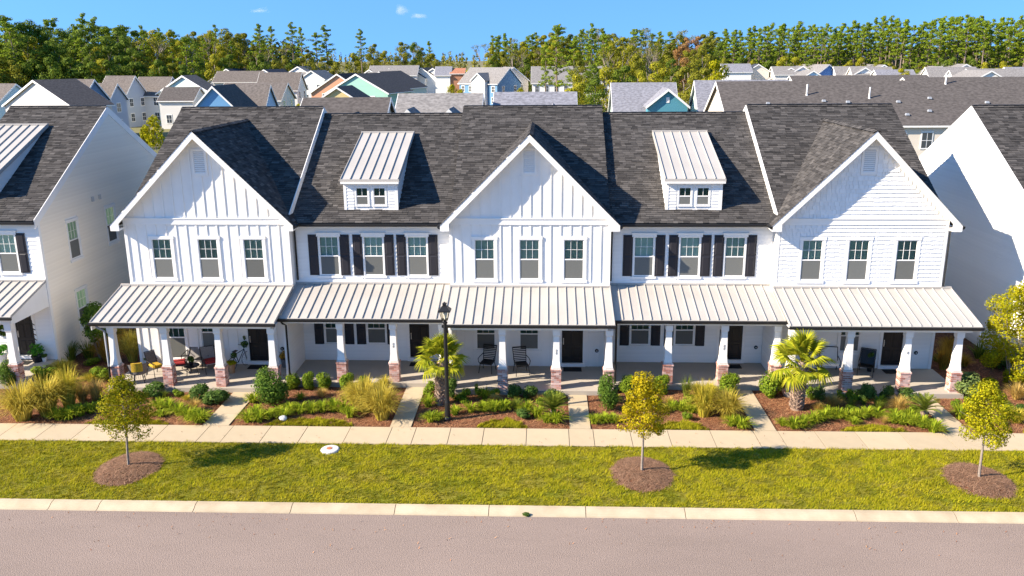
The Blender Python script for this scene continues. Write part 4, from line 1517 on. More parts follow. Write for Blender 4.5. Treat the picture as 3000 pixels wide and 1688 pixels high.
def make_tree(kind, seed):
    rnd = random.Random(seed)
    tr, cr = MB(), MB()
    if kind in 'TP':
        bend = rnd.uniform(-.04, .04)
        ax = lambda z: Vector((bend*math.sin(z*3), .6*bend*math.sin(z*2.3), z))
        tr.tube([ax(z) for z in (0, .25, .5, .75, .97)], [.013, .0115, .0095, .006, .002], 6)
        lo = rnd.uniform(.55, .64) if kind == 'T' else rnd.uniform(.30, .42)
        n = 18 if kind == 'T' else 26
        for i in range(n):
            f = i/(n - 1)
            z = lo + (1 - lo)*f*.96 + rnd.uniform(-.012, .012)
            prof_ = math.sin(math.pi*min(1, .28 + .72*f))**.6 if kind == 'T' else (1 - f)**.5*.95 + .16
            rr_ = (.105 if kind == 'T' else .14)*prof_*rnd.uniform(.45, 1.3)
            a = i*2.4 + rnd.uniform(-.6, .6)
            c = ax(z)
            e = c + Vector((math.cos(a)*rr_, math.sin(a)*rr_, rnd.uniform(-.005, .04)))
            tr.tube([c - Vector((0, 0, .02)), e], [.003, .001], 4, cap=False)
            for q in range(3):
                m = c.lerp(e, (.35, .7, 1.0)[q])
                rad = (.030 if kind == 'T' else .034)*rnd.uniform(.7, 1.2)
                leaf_quads(cr, tuple(m + Vector((rnd.uniform(-.012, .012), rnd.uniform(-.012, .012), .008))), (rad, rad, rad*.55), 34, .0085, rnd, .6, .5)
        leaf_quads(cr, tuple(ax(.965)), (.026, .026, .036), 60, .0085, rnd)
    elif kind == 'B':
        def branch(p, d, l, r, depth):
            q = p + d*l
            tr.tube([p, (p + q)/2 + Vector((rnd.uniform(-1, 1), rnd.uniform(-1, 1), 0))*l*.06, q], [r, r*.8, r*.6], 4, cap=False)
            if depth == 0:
                if rnd.random() < .75:
                    leaf_quads(cr, tuple(q), (.035, .035, .035), 22, .008, rnd)
                return
            for k in range(3 if depth > 1 else 4):
                nd = (d + Vector((rnd.uniform(-1, 1), rnd.uniform(-1, 1), rnd.uniform(-.1, .7)))*.55).normalized()
                branch(q, nd, l*rnd.uniform(.55, .75), r*.55, depth - 1)
        branch(Vector((0, 0, 0)), Vector((0, 0, 1)), .42, .014, 3)
    else:
        low = kind.islower() or kind == 'G'
        tr.tube([(0, 0, 0), (.01, 0, .3), (0, .01, .7)], [.018, .014, .006], 6)
        n = 13 if not low else 10
        base = .18 if not low else .02
        W_ = .19 if not low else .30
        for i in range(n):
            f = i/(n - 1)
            z = base + .12 + (.80 - base)*f*.98
            env = math.sin(math.pi*(.16 + .78*f))**.8
            a = i*2.4 + rnd.uniform(-.4, .4)
            r0 = W_*env*rnd.uniform(.35, .75)
            rl = W_*rnd.uniform(.36, .58)*(.5 + .5*env)
            tr.tube([(0, 0, max(.05, z - .15)), (math.cos(a)*r0, math.sin(a)*r0, z)], [.006, .002], 4, cap=False)
            leaf_quads(cr, (math.cos(a)*r0, math.sin(a)*r0, min(z, .93)), (rl, rl, rl*.75), 330, .0095 if not low else .0145, rnd, .4, .55)
    return tr.mesh('trunk_' + kind, M['pine_bark'] if kind in 'TP' else M['bark']), cr

KMAT = dict(T='pine_green', P='pine_green', D='pine_deep', Y='oak_yellow', O='oak_olive', R='oak_rust', B='oak_olive', o='oak_olive', y='oak_yellow', d='pine_deep', G='leaf_lime')
KLAB = dict(T='tall bare trunked pine', P='full green pine', D='dark broadleaf tree', Y='yellow green tree', O='olive brown tree', R='rust autumn tree',
            B='half bare grey tree', o='low olive tree', y='low yellowish tree', d='low dark tree', G='bright green rounded tree')
ZONE = ((60, 'behind the pale blue house'), (180, 'behind the light grey gabled house'), (330, 'behind the slate blue townhouse'), (520, 'behind the white balcony townhouse'),
        (640, 'behind the pale mint gabled house'), (760, 'behind the pale grey gabled house'), (860, 'behind the white porch house'), (1010, 'behind the salmon house'),
        (1150, 'behind the mint green houses'), (1290, 'behind the far white cottages'), (1420, 'behind the meadow gap'), (1530, 'behind the blue ended house'),
        (1700, 'above the roof with three dormers'), (1830, 'left of the teal gabled house'), (1990, 'behind the teal gabled house'), (2120, 'behind the long dark roof left end'),
        (2330, 'behind the far pale roofs'), (2470, 'behind the royal blue gable'), (2620, 'behind the wide light blue gable'), (2760, 'right of the wide light blue gable'),
        (2900, 'behind the far white gables'), (9999, 'at the right edge of the wood'))
ORD = ['first', 'second', 'third', 'fourth', 'fifth', 'sixth', 'seventh', 'eighth', 'ninth', 'tenth', 'eleventh', 'twelfth', 'thirteenth', 'fourteenth', 'fifteenth', 'sixteenth',
       'seventeenth', 'eighteenth', 'nineteenth', 'twentieth', 'twenty first', 'twenty second', 'twenty third', 'twenty fourth', 'twenty fifth', 'twenty sixth']
KNAME = dict(T='pine_tree', P='pine_tree', R='autumn_tree', B='bare_tree')
TM = {}
for k in KMAT:
    for v in range(3 if k in 'TPDYO' else 2):
        tr, cr = make_tree(k, hash((ord(k), v)) % 9999)
        TM[k, v] = (tr, cr.mesh('crown_' + k, M[KMAT[k]]))
FOREST = '-139.3,169.4,22.4,D,242;-133.4,163.9,23.2,P,132;-141.0,177.5,23.6,D,281;-133.1,167.7,22.3,P,267;-139.6,180.0,24.2,P,302;-139.3,181.3,22.7,D,242;-132.4,174.4,22.2,P,202;-137.8,186.0,23.7,P,187;-128.6,172.3,24.1,P,320;-133.6,185.1,24.3,D,179;-126.0,174.3,24.0,D,349;-124.9,176.2,24.6,D,343;-124.4,177.6,22.5,D,292;-122.1,176.0,21.9,D,136;-128.2,188.8,23.8,P,45;-127.3,190.5,23.9,P,150;-117.6,176.3,22.5,D,314;-120.8,186.2,23.2,D,142;-117.0,181.4,22.0,P,55;-114.4,180.0,24.2,P,149;-111.5,177.6,23.7,D,160;-118.8,194.1,24.3,P,235;-116.8,195.3,23.6,D,52;-112.2,188.8,22.0,P,324;-108.7,185.4,23.2,D,266;-112.5,195.5,23.3,D,161;-110.0,192.9,22.5,P,324;-108.2,194.9,22.7,D,311;-100.6,182.5,21.4,P,346;-105.7,194.8,22.5,Y,303;-99.5,186.9,22.4,Y,304;-97.8,185.8,20.9,P,291;-99.2,194.6,22.4,Y,122;-99.6,198.0,21.1,P,52;-97.9,199.4,20.5,D,224;-91.1,188.0,20.2,D,291;-122.6,269.0,24.9,O,97;-124.7,278.9,23.5,Y,174;-123.7,284.7,24.4,Y,301;-123.1,284.7,25.6,Y,237;-117.9,277.9,25.0,P,18;-111.7,270.4,25.6,O,261;-117.8,289.8,24.0,D,16;-113.2,285.3,24.3,O,147;-113.2,289.9,24.3,O,146;-106.2,273.1,24.3,O,101;-106.5,285.6,21.2,P,246;-103.0,280.3,21.9,P,268;-105.6,293.6,21.1,P,174;-125.6,150.1,17.1,D,180;-126.4,154.6,20.6,D,87;-125.0,155.5,20.1,P,3;-120.2,151.6,18.9,Y,127;-119.2,152.6,19.2,D,165;-114.9,150.1,21.4,P,23;-119.9,160.0,21.8,D,44;-112.9,152.7,20.0,D,179;-112.5,155.0,19.9,Y,97;-109.3,154.4,18.9,D,194;-107.5,154.3,18.4,D,309;-109.6,161.3,18.6,D,318;-107.7,162.2,20.8,D,161;-105.7,161.0,18.5,P,111;-101.7,157.8,18.5,D,114;-105.0,167.8,17.8,Y,286;-100.4,163.8,20.0,D,339;-98.2,163.7,18.7,D,163;-97.9,166.7,20.4,D,242;-93.9,161.4,17.4,D,288;-93.0,163.6,16.7,O,174;-93.6,172.1,19.9,B,246;-90.5,170.0,16.0,O,18;-88.3,170.3,17.4,P,54;-87.2,171.1,19.2,Y,166;-82.8,166.7,18.8,P,330;-118.4,258.2,18.7,P,129;-113.8,254.8,20.1,P,42;-113.6,262.3,21.4,B,82;-109.4,259.4,19.4,Y,351;-107.9,264.0,19.2,P,83;-105.9,264.9,18.7,Y,226;-99.2,257.4,16.2,P,75;-96.8,259.4,17.4,B,275;-120.2,143.8,15.1,o,304;-117.4,142.5,14.4,o,157;-117.0,143.6,14.6,o,291;-116.4,146.8,15.0,o,214;-113.6,147.3,14.6,o,297;-112.0,148.0,13.8,o,37;-110.9,149.9,14.8,d,239;-108.9,150.4,13.6,d,111;-105.9,149.0,15.1,d,70;-106.9,153.1,14.0,d,86;-103.2,152.2,15.0,d,60;-101.8,152.0,13.6,d,231;-98.8,151.7,14.0,d,169;-97.7,153.6,14.5,y,250;-95.7,154.0,14.3,d,39;-95.6,159.2,15.4,d,49;-93.3,158.9,13.9,d,230;-91.6,159.6,14.0,d,54;-89.2,160.8,13.2,y,269;-87.2,159.6,14.4,d,347;-85.2,162.4,13.7,o,91;-83.1,162.0,13.3,d,286;-116.5,248.4,15.3,y,215;-112.3,248.4,14.1,d,90;-108.5,248.1,16.1,y,278;-105.6,248.7,15.0,d,196;-104.3,251.6,16.0,d,126;-100.8,255.3,14.5,o,229;-97.0,253.3,13.5,d,77;-94.0,252.8,16.0,d,94;-91.1,257.3,14.2,o,65;-87.6,256.6,15.8,o,278;-84.2,256.4,14.2,d,189;-81.5,260.9,16.3,o,196;-78.4,258.7,12.8,o,270;-75.2,262.9,15.2,o,15;-70.8,258.7,13.5,o,251;-97.4,264.1,24.8,T,320;-95.7,270.7,24.6,T,99;-91.3,278.7,25.7,T,108;-83.8,265.4,23.7,T,256;-83.6,283.8,22.8,T,227;-77.0,268.7,24.3,T,145;-106.7,276.3,20.4,B,69;-104.5,277.1,19.6,O,45;-96.0,279.8,20.2,B,13;-86.2,282.6,18.4,O,316;-99.4,278.7,19.2,B,259;-66.2,280.8,23.3,T,275;-62.0,280.4,20.2,O,173;-59.5,287.1,17.6,Y,176;-65.8,293.4,16.5,o,68;-52.0,283.5,20.9,O,307;-51.7,297.6,19.9,B,17;-50.0,296.6,20.8,D,175;-47.8,302.6,19.0,O,105;-44.7,301.7,19.9,T,102;-56.8,289.9,17.0,B,113;-70.5,288.2,16.5,y,55;-63.1,295.8,15.3,o,209;-41.6,284.9,16.3,o,102;-21.4,283.6,19.8,B,216;-19.9,297.2,21.2,P,353;-17.5,282.8,21.4,P,131;-15.5,294.0,22.0,T,205;-13.2,290.6,20.1,P,189;-11.4,287.3,19.8,B,11;-10.5,303.5,20.5,B,71;-8.1,288.2,20.6,Y,11;-6.9,305.9,21.5,P,26;-4.6,282.9,21.5,P,112;-3.4,287.6,21.9,P,318;-1.1,283.8,23.0,Y,148;2.0,308.9,22.3,D,153;2.7,309.7,24.4,O,322;4.6,296.8,24.9,T,45;5.9,282.6,22.6,O,257;8.8,299.3,23.5,O,169;11.3,293.4,21.3,P,245;13.2,292.1,22.9,T,310;14.4,310.6,23.6,P,58;16.7,304.8,24.0,B,206;18.9,294.6,23.0,B,283;21.0,295.5,23.8,T,117;22.3,290.5,23.0,O,86;25.2,305.3,22.8,B,198;26.0,306.6,23.8,O,239;27.3,284.2,22.0,Y,121;30.5,296.0,21.8,O,331;31.7,287.1,23.2,T,53;32.4,283.2,22.6,T,332;33.9,285.5,22.6,P,330;36.6,287.8,22.8,B,106;40.0,296.8,22.0,P,309;40.5,285.9,21.9,T,90;42.8,299.7,21.6,Y,51;44.0,282.7,22.2,P,204;48.9,308.2,21.6,R,177;51.5,310.4,22.6,B,227;48.9,288.6,22.7,O,329;49.9,280.6,21.6,R,282;54.9,295.2,23.0,B,127;53.5,280.4,22.0,R,111;56.7,284.5,22.9,O,313;60.0,290.8,22.7,O,97;61.0,290.2,22.5,P,300;61.0,282.5,21.8,O,49;66.5,297.1,23.4,T,327;65.3,288.9,22.0,T,221;70.6,304.2,22.2,T,147;69.4,292.8,22.9,T,39;73.1,302.0,22.4,T,192;71.9,283.5,22.9,T,159;73.2,285.4,21.9,T,147;75.1,289.7,23.6,T,152;74.2,277.7,22.6,T,67;77.4,282.4,23.6,T,25;80.8,292.1,23.6,T,185;78.3,276.9,24.4,P,221;87.8,302.4,24.4,T,230;85.7,292.0,24.0,T,133;87.9,295.9,24.6,T,345;87.5,282.7,23.4,T,69;91.1,290.9,23.7,T,172;87.3,275.6,24.8,P,248;92.5,288.8,23.6,T,266;100.0,304.9,24.0,T,263;94.3,282.4,23.8,T,37;93.5,275.8,23.0,T,180;98.8,286.6,23.1,T,271;96.3,272.7,23.8,T,248;102.7,290.2,23.5,T,139;99.4,274.5,22.6,T,64;103.1,278.7,22.6,T,222;105.8,285.7,24.6,T,329;104.1,275.3,22.6,T,196;106.1,275.8,24.7,T,19;108.1,277.5,24.3,T,67;107.1,270.6,23.1,T,117;109.5,271.0,23.9,T,323;118.7,295.4,24.7,T,144;115.5,282.2,25.7,T,137;114.6,273.5,26.0,T,86;120.8,287.7,25.1,T,239;118.9,277.6,26.1,T,92;123.7,285.1,25.7,T,66;118.3,269.1,24.6,T,109;120.8,269.2,24.5,T,13;122.6,272.6,24.8,T,196;133.2,291.8,23.9,T,3;125.8,269.5,22.1,T,181;132.9,283.4,23.9,P,160;133.5,284.8,24.9,T,226;129.5,270.2,24.6,P,76;136.9,283.7,25.6,P,151;141.5,289.3,26.2,T,85;129.6,260.8,25.1,T,29;138.5,276.2,25.7,T,80;139.0,275.8,25.5,T,191;139.5,271.6,25.9,P,297;136.8,263.7,25.3,T,233;143.7,274.5,26.0,P,359;141.6,266.2,25.6,P,353;141.6,264.5,24.8,T,93;153.3,285.2,26.7,T,330;146.1,268.2,24.2,T,244;155.6,283.7,24.6,T,270;143.0,255.2,23.9,P,217;144.4,254.1,23.3,P,195;151.7,267.7,25.0,T,28;156.6,273.6,24.9,P,199;152.3,262.1,24.5,T,189;158.1,271.0,23.7,T,53;148.6,249.7,24.6,P,32;152.4,255.7,24.4,P,222;162.1,270.8,26.5,T,160;163.3,269.7,25.6,P,109;160.9,262.8,24.8,T,193;158.6,255.4,23.8,T,97;156.7,248.6,24.1,T,14;169.6,270.6,26.1,T,94;165.3,260.5,25.0,T,221;165.5,257.4,24.4,P,49;161.0,246.2,24.0,T,226;-19.5,274.5,18.3,Y,245;-17.6,281.8,19.6,P,329;-14.1,278.3,19.2,P,331;-11.1,280.6,18.4,P,260;-9.3,276.9,15.5,B,240;-6.2,280.0,18.3,B,270;-3.7,284.9,19.2,Y,68;-0.1,279.0,18.5,B,299;3.1,275.7,20.9,Y,221;6.0,284.4,20.2,D,94;9.5,285.0,20.7,O,203;11.1,278.4,17.1,Y,126;15.2,282.7,18.5,P,121;17.0,277.7,21.3,P,176;19.6,282.5,17.7,D,106;22.5,276.1,20.5,Y,247;25.4,278.0,17.7,Y,118;29.3,280.3,18.8,Y,217;31.1,277.6,19.4,B,40;35.3,279.4,18.3,B,137;37.8,275.2,17.6,B,256;40.0,277.8,16.5,P,91;43.8,280.1,19.1,O,298;45.9,281.1,18.1,D,244;48.7,276.2,16.7,Y,252;51.1,273.1,17.0,O,47;54.3,273.6,18.5,Y,347;57.8,279.0,17.3,D,333;60.6,275.4,19.7,D,179;61.9,271.6,18.7,T,357;64.6,269.5,19.1,T,283;67.1,269.7,18.2,T,201;70.6,273.4,20.0,T,54;73.0,268.2,19.1,T,340;74.8,267.2,20.2,T,198;78.4,268.1,22.3,P,160;83.8,274.4,22.3,T,244;85.8,274.0,21.7,P,95;86.4,265.1,20.5,P,114;91.3,269.8,19.4,T,54;91.7,262.2,21.5,T,234;96.6,268.5,20.4,P,84;97.9,265.1,20.6,T,190;101.2,266.1,20.1,T,218;102.7,264.4,20.3,T,198;105.1,264.2,22.2,T,108;109.0,265.3,19.6,T,329;110.1,261.5,21.2,P,183;113.8,264.7,22.8,T,37;113.4,255.0,22.1,T,172;115.3,253.8,22.1,T,348;119.7,258.6,19.0,T,265;123.0,257.6,20.4,T,226;122.1,250.9,20.1,P,349;126.3,254.5,23.2,T,167;127.9,252.2,20.3,P,274;132.3,253.1,21.2,T,225;131.7,248.4,24.4,T,80;137.7,254.9,22.7,T,58;135.2,244.5,23.1,T,173;138.3,245.8,20.6,T,307;142.2,247.1,19.7,T,218;144.1,245.2,21.4,P,271;148.1,249.2,19.8,T,75;148.2,244.0,22.5,T,115;147.9,238.5,22.1,P,34;153.9,244.0,20.4,T,10;151.2,236.6,20.8,T,260;157.4,240.9,23.1,T,156;-18.3,272.2,15.2,d,158;-15.0,273.5,16.8,o,58;-10.2,268.4,16.3,B,271;-6.9,268.8,14.2,d,42;-2.8,273.2,15.9,o,3;0.1,271.0,15.6,o,215;4.2,272.7,15.7,B,238;7.3,269.9,13.2,B,325;10.8,269.4,15.1,y,49;15.6,273.4,14.0,B,103;19.5,271.4,14.5,o,24;22.8,268.3,15.9,o,334;25.6,268.5,14.9,B,289;30.5,271.5,15.3,y,201;33.4,267.9,13.9,d,70;37.0,269.5,16.0,B,53;41.3,268.1,15.1,o,257;44.9,267.6,14.3,o,330;48.1,264.4,16.0,o,350;53.1,269.3,13.8,d,202;55.7,263.6,13.1,o,109;60.4,267.2,13.8,o,222;65.3,265.2,14.1,d,216;69.1,263.3,12.8,y,130;73.9,261.1,12.9,d,197;77.9,259.1,14.1,y,199;83.9,262.1,13.8,y,47;87.6,256.5,13.5,d,106;93.1,256.6,13.3,o,122;99.0,256.7,12.3,y,128;101.5,252.8,13.5,y,102;106.4,249.6,12.8,o,128;109.5,249.3,11.9,o,269;114.1,247.8,11.8,d,45;118.3,246.7,11.8,o,335;124.3,246.4,13.5,d,294;126.3,242.7,13.6,d,86;131.5,243.3,13.9,d,278;134.6,240.4,11.8,y,249;140.1,240.6,12.2,y,247;141.4,235.7,12.0,o,142;146.9,236.0,12.6,o,242;148.0,229.7,13.0,d,168;0.0,179.0,16.8,P,245;3.2,169.0,20.7,P,288;6.2,164.0,17.3,P,253;10.2,159.8,20.2,P,274;12.4,153.6,18.4,P,231;7.2,148.9,13.9,O,5;9.7,143.8,12.9,D,241;13.6,149.6,16.3,B,37;17.5,153.2,17.0,Y,156;11.8,133.6,12.3,y,95;15.2,135.4,12.6,d,119;19.0,147.1,14.9,O,272;22.5,152.7,16.3,B,58;22.2,138.7,13.2,y,337;25.9,146.2,14.1,D,88;26.7,134.0,12.5,o,89;28.9,156.9,17.0,R,133;33.0,151.2,17.5,O,160;28.2,111.4,13.7,G,40;27.8,121.6,12.3,o,185;17.1,123.1,11.7,y,276;6.2,123.9,11.2,y,2;8.4,113.8,10.5,d,113;4.9,104.0,10.2,y,170;96.9,207.5,10.7,G,7;110.9,232.0,12.9,P,312;-25.4,252.9,10.5,G,27'
grp = {}
for i, e in enumerate(FOREST.split(';')):
    x, y, h, k, r = e.split(',')
    x, y, h, r = float(x), float(y), float(h), float(r)
    px = 1500 + 2500*math.tan(math.atan2(x, y + 36) + R(2.3))
    zone = next(nm for lim, nm in ZONE if px < lim)
    near = 'nearer ' if math.hypot(x, y + 36) < 212 and x > -20 else ''
    grp.setdefault((near + KLAB[k], zone), []).append((px, i, x, y, h, k, r))
for (desc, zone), its in grp.items():
    its.sort()
    for j, (px, i, x, y, h, k, r) in enumerate(its):
        lab = f'{desc} {zone}' if len(its) == 1 else f'{ORD[j]} {desc} from the left {zone}'
        vv = [q for q in TM if q[0] == k]
        tr, cr = TM[vv[i % len(vv)]]
        T = thing(KNAME.get(k, 'broadleaf_tree'), lab, 'tree', (x, y, -.16), R(r), 'trees of the woods behind the houses')
        wd = h*random.Random(i).uniform(.85, 1.15)
        add('trunk', tr, parent=T, sc=(wd, wd, h))
        add('crown', cr, parent=T, sc=(wd, wd, h))

def wood_band(name, label, d0, d1, a0, a1, n, hfun, mat, size, seed, quads=36, wid=.20):
    rnd = random.Random(seed)
    b = MB()
    for i in range(n):
        a = R(rnd.uniform(a0, a1))
        d = rnd.uniform(d0, d1)
        h = hfun(math.degrees(a))*rnd.uniform(.8, 1.06)
        x, y = math.sin(a)*d, math.cos(a)*d - 36
        for j in range(3):
            f = (.42, .66, .88)[j]
            w = h*wid*(.95, .85, .5)[j]
            leaf_quads(b, (x + rnd.uniform(-1, 1), y, h*f - .2), (w, w, h*.2), quads//3, size, rnd, .4)
    o = add(name, b, mat)
    return tag(o, label, 'wood', kind='stuff')
wood_band('distant_wood', 'low olive green wood along the far horizon', 640, 800, -36, 36, 560, lambda a: 17.2, 'far_wood', .8, 41, 60, .15)
wood_band('wood_interior', 'dark depth of the wood behind its front trees', 355, 420, -36, -15.5, 210, lambda a: 20, 'wood_shade_leaf', .8, 42, 60)
wood_band('wood_interior', 'dark depth of the right wood behind its trunks', 368, 430, -2.5, 34, 360, lambda a: 17.0, 'wood_shade_leaf', .8, 43, 60)

# ================================================================== planting
def shrub_mesh(seed, n, size, mat, lobes=7, box=0.0, loose=.0):
    rnd = random.Random(seed)
    b = MB()
    per = n//(lobes + 1)
    leaf_quads(b, (0, 0, .48), (.44, .44, .46), per*2 if not loose else per, size, rnd)
    for i in range(lobes):
        a = i*2.4
        z = .22 + .56*((i*.618) % 1)
        r = (.26 + .06*box)*math.sqrt(max(.1, 1 - ((z - .45)/.65)**2))
        q = rnd.uniform(.22, .28)*(1 + loose*rnd.uniform(-.4, .4))
        r *= (.82 if not loose else 1.0)
        leaf_quads(b, (math.cos(a)*r, math.sin(a)*r, z), (q, q, q*1.0), per, size, rnd)
    b.tube([(0, 0, 0), (0, 0, .4)], .025, 5)
    return b.mesh('shrub', M[mat])
def blade_mesh(seed, n, mat, width, spread, droop, hmin=.55, hmax=1.0):
    rnd = random.Random(seed)
    b = MB()
    for i in range(n):
        a = rnd.uniform(0, 6.2832)
        r0 = rnd.uniform(0, .16)
        u = rnd.uniform(0, 1)**.7
        h = rnd.uniform(hmin, hmax)*(1 - .38*u*u)
        out = spread*(.12 + .95*u)*rnd.uniform(.85, 1.15)
        dr_ = droop*(.35 + 1.3*u)
        w = width*rnd.uniform(.7, 1.2)
        ca, sa = math.cos(a), math.sin(a)
        prev = None
        m = 4
        for k in range(m + 1):
            f = k/m
            rad = r0 + out*f**1.4
            z = h*(f*(1 + dr_) - dr_*f*f*1.12)/(1 + dr_*.12)
            ww = w*(1 - f)**.7
            l = (ca*rad - sa*ww, sa*rad + ca*ww, max(z, .0))
            q = (ca*rad + sa*ww, sa*rad - ca*ww, max(z, .0))
            i0 = len(b.v)
            if k == m:
                b.v.append((ca*rad, sa*rad, max(z, 0)))
                b.f.append((prev[0], prev[1], i0))
            else:
                b.v += [l, q]
                if prev:
                    b.f.append((prev[0], prev[1], i0 + 1, i0))
                prev = (i0, i0 + 1)
    return b.mesh('blades', M[mat])
PK = {
    'H': ('holly_shrub', 'dark green rounded holly', 'shrub', lambda s: shrub_mesh(s, 5200, .026, 'leaf_holly', 9)),
    'C': ('clipped_shrub', 'small clipped green shrub', 'shrub', lambda s: shrub_mesh(s, 3000, .040, 'leaf_clipped', 7, 1)),
    'K': ('dark_shrub', 'low dark leafy shrub', 'shrub', lambda s: shrub_mesh(s, 1800, .054, 'leaf_dark', 7, 0, 1)),
    'M': ('young_shrub', 'small light green shrub', 'shrub', lambda s: shrub_mesh(s, 1000, .058, 'leaf_clipped', 6, 0, 1)),
    'B': ('domed_shrub', 'dome shaped grey green shrub', 'shrub', lambda s: shrub_mesh(s, 3000, .036, 'leaf_blue', 10, 1)),
    'Y': ('lime_shrub', 'yellow green leafy bush', 'shrub', lambda s: shrub_mesh(s, 1600, .055, 'leaf_lime', 8, 0, 1)),
    'L': ('border_clump', 'bright strappy clump', 'border plant', lambda s: blade_mesh(s, 130, 'leaf_strap', .034, .66, .95, .7, 1.25)),
    'S': ('strap_plant', 'dark strap leaved clump', 'border plant', lambda s: blade_mesh(s, 150, 'leaf_sago', .016, .5, .5, .6, 1.05)),
    'g': ('feather_clump', 'golden feathery grass clump', 'ornamental grass', lambda s: blade_mesh(s, 700, 'grass_gold', .012, .66, .95, .6, 1.15)),
    'n': ('feather_clump', 'green feathery grass clump', 'ornamental grass', lambda s: blade_mesh(s, 640, 'grass_green', .012, .64, .9, .6, 1.15)),
    't': ('feather_clump', 'tan dry grass tuft', 'ornamental grass', lambda s: blade_mesh(s, 420, 'grass_tan', .012, .6, .6, .5, 1.15)),
    'r': ('feather_clump', 'rust brown grass clump', 'ornamental grass', lambda s: blade_mesh(s, 520, 'grass_rust', .012, .6, .6, .5, 1.15)),
}
PM = {k: [v[3](ord(k)*10 + j) for j in range(2)] for k, v in PK.items()}
